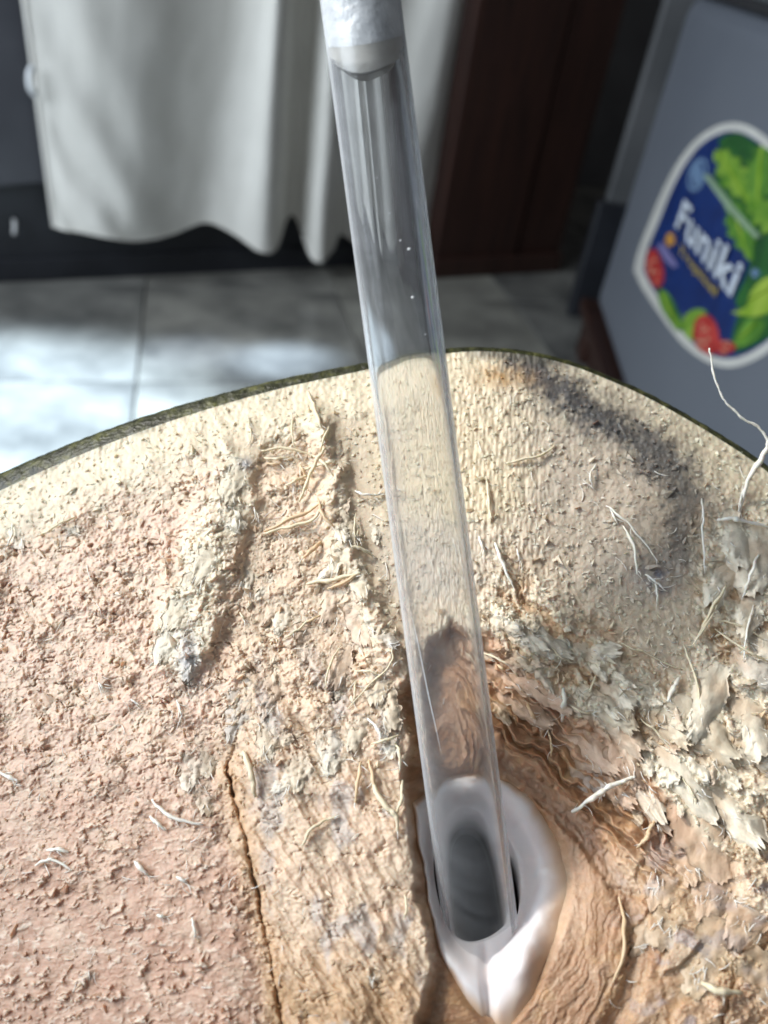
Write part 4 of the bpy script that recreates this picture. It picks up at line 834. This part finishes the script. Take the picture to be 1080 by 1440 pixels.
for k in range(56):                                     # smaller ones scattered over the torn edge and the hollow
    if k < 40:
        u_ = rng.uniform(0, 1); x = 680 + 380 * u_ + rng.normal(0, 28); y = 890 + 260 * u_ + rng.normal(0, 50); a = rng.uniform(10, 80); mk = 'wwcp'[rng.integers(4)]
    else:
        x = rng.uniform(350, 550); y = rng.uniform(690, 1080); a = rng.uniform(60, 140); mk = 'cwppc'[rng.integers(5)]
    flake_obj(mk, x, y, rng.uniform(16, 40), rng.uniform(9, 22), R(a), rng.uniform(0.6, 1.8), rng.uniform(-0.3, 0.5), 900 + k, 0.28)

# crumbs and fuzz nobody could count
NCR = 15000
cx_ = rng.uniform(-20, 1100, NCR); cy_ = rng.uniform(500, 1460, NCR)
keep = (cy_ > topy(cx_) + 6) & (sd_poly(cx_, cy_, BOWL) < 12)
lowm = ss(960, 1190, cy_) * (cx_ < 340); midm = ((cx_ > 345) & (cy_ > 1080)).astype(float)
keep &= rng.uniform(0, 1, NCR) > 0.97 * np.maximum(lowm * 0.85, midm)
cx_ = cx_[keep]; cy_ = cy_[keep]; Hc, Cc = fields(cx_, cy_); Pc = place(cx_, cy_, Hc + 0.05); n = len(cx_)
oct_ = np.array([(1, 0, 0), (-1, 0, 0), (0, 1, 0), (0, -1, 0), (0, 0, 1), (0, 0, -1)], float)
octf = np.array([(0, 2, 4), (2, 1, 4), (1, 3, 4), (3, 0, 4), (2, 0, 5), (1, 2, 5), (3, 1, 5), (0, 3, 5)])
sz = rng.gamma(2.2, 0.10, n)[:, None, None] / 1000 + 0.00008
q = rng.normal(size=(n, 3, 3)); q, _ = np.linalg.qr(q)
st = np.stack([rng.uniform(0.8, 2.4, n), rng.uniform(0.5, 1.1, n), rng.uniform(0.4, 0.8, n)], 1)
Vc = (oct_[None] * (1 + rng.uniform(-0.35, 0.35, (n, 6, 1)))) * st[:, None, :] * sz
Vc = np.einsum('nij,nkj->nki', q, Vc) + Pc[:, None, :]
Fc = (octf[None] + 6 * np.arange(n)[:, None, None]).reshape(-1, 3)
cm = npmesh('crumbs', Vc.reshape(-1, 3), Fc, False)
ca = cm.attributes.new('tint', 'FLOAT_COLOR', 'POINT')
Ct = np.clip(np.repeat(Cc * rng.uniform(0.95, 1.2, (n, 1)), 6, 0), 0, 0.82)
ca.data.foreach_set('color', np.concatenate([Ct, np.ones((len(Ct), 1))], 1).astype(np.float32).ravel())
link('crumbs', cm, m_pith, coco, kind='stuff')
# short fine hairs
HV = []; HF = []; off = 0
seeds = []
for mk, rad, lift, pts in FIB:
    for q_ in range(3):
        i_ = rng.integers(len(pts) - 1); w_ = rng.uniform(); p_, n_ = np.array(pts[i_]), np.array(pts[i_ + 1]); c_ = p_ + (n_ - p_) * w_
        seeds.append((c_[0], c_[1], math.atan2(*(n_ - p_)[::-1]) + rng.normal(0, 0.5), rng.uniform(8, 22), 0.35 * lift))
for mk, x, y, L, Wd, a, lf, cu_ in FLK:
    for q_ in range(7 if x > 680 else 3):
        aa = R(a) + rng.normal(0, 0.3); o_ = rng.uniform(-0.35, 0.35) * Wd; d_ = rng.uniform(0.4, 0.8) * L
        seeds.append((x + d_ * math.cos(R(a)) - o_ * math.sin(R(a)), y + d_ * math.sin(R(a)) + o_ * math.cos(R(a)), aa, rng.uniform(8, 20), 0.3 * lf))
for x, y, a, L, l0 in seeds:
    b = rng.uniform(-0.7, 0.7); k5 = np.linspace(0, 1, 5)
    X = x + L * k5 * np.cos(a + b * k5); Y = y + L * k5 * np.sin(a + b * k5)
    h0, _ = fields(X, Y); P = place(X, Y, np.maximum(h0, h0[0]) + l0 + rng.uniform(0.0, 0.8) * k5)
    Vt, Ft = tube(P, rng.uniform(0.05, 0.13) / 1000 * np.array([1, 1, .85, .6, .3]), 4)
    HV += Vt; HF += [tuple(i + off for i in f) for f in Ft]; off += len(Vt)
NH = 330
hx = rng.uniform(0, 1080, NH); hy = rng.uniform(540, 1440, NH)
for x, y in zip(hx, hy):
    if y < topy(x) + 10: continue
    d = math.hypot(x - HC[0], y - HC[1])
    if d < 235: continue
    a = rng.uniform(0, 2 * np.pi); L = rng.uniform(7, 24); b = rng.uniform(-0.8, 0.8); k5 = np.linspace(0, 1, 5)
    X = x + L * k5 * np.cos(a + b * k5); Y = y + L * k5 * np.sin(a + b * k5)
    h0, _ = fields(X, Y); P = place(X, Y, np.maximum(h0, h0[0]) + 0.1 + rng.uniform(0.1, 0.9) * k5)
    Vt, Ft = tube(P, rng.uniform(0.05, 0.12) / 1000 * np.array([1, 1, .9, .7, .4]), 4)
    HV += Vt; HF += [tuple(i + off for i in f) for f in Ft]; off += len(Vt)
link('fuzz', pymesh('fuzz', HV, HF, True), m_fw, coco, kind='stuff')
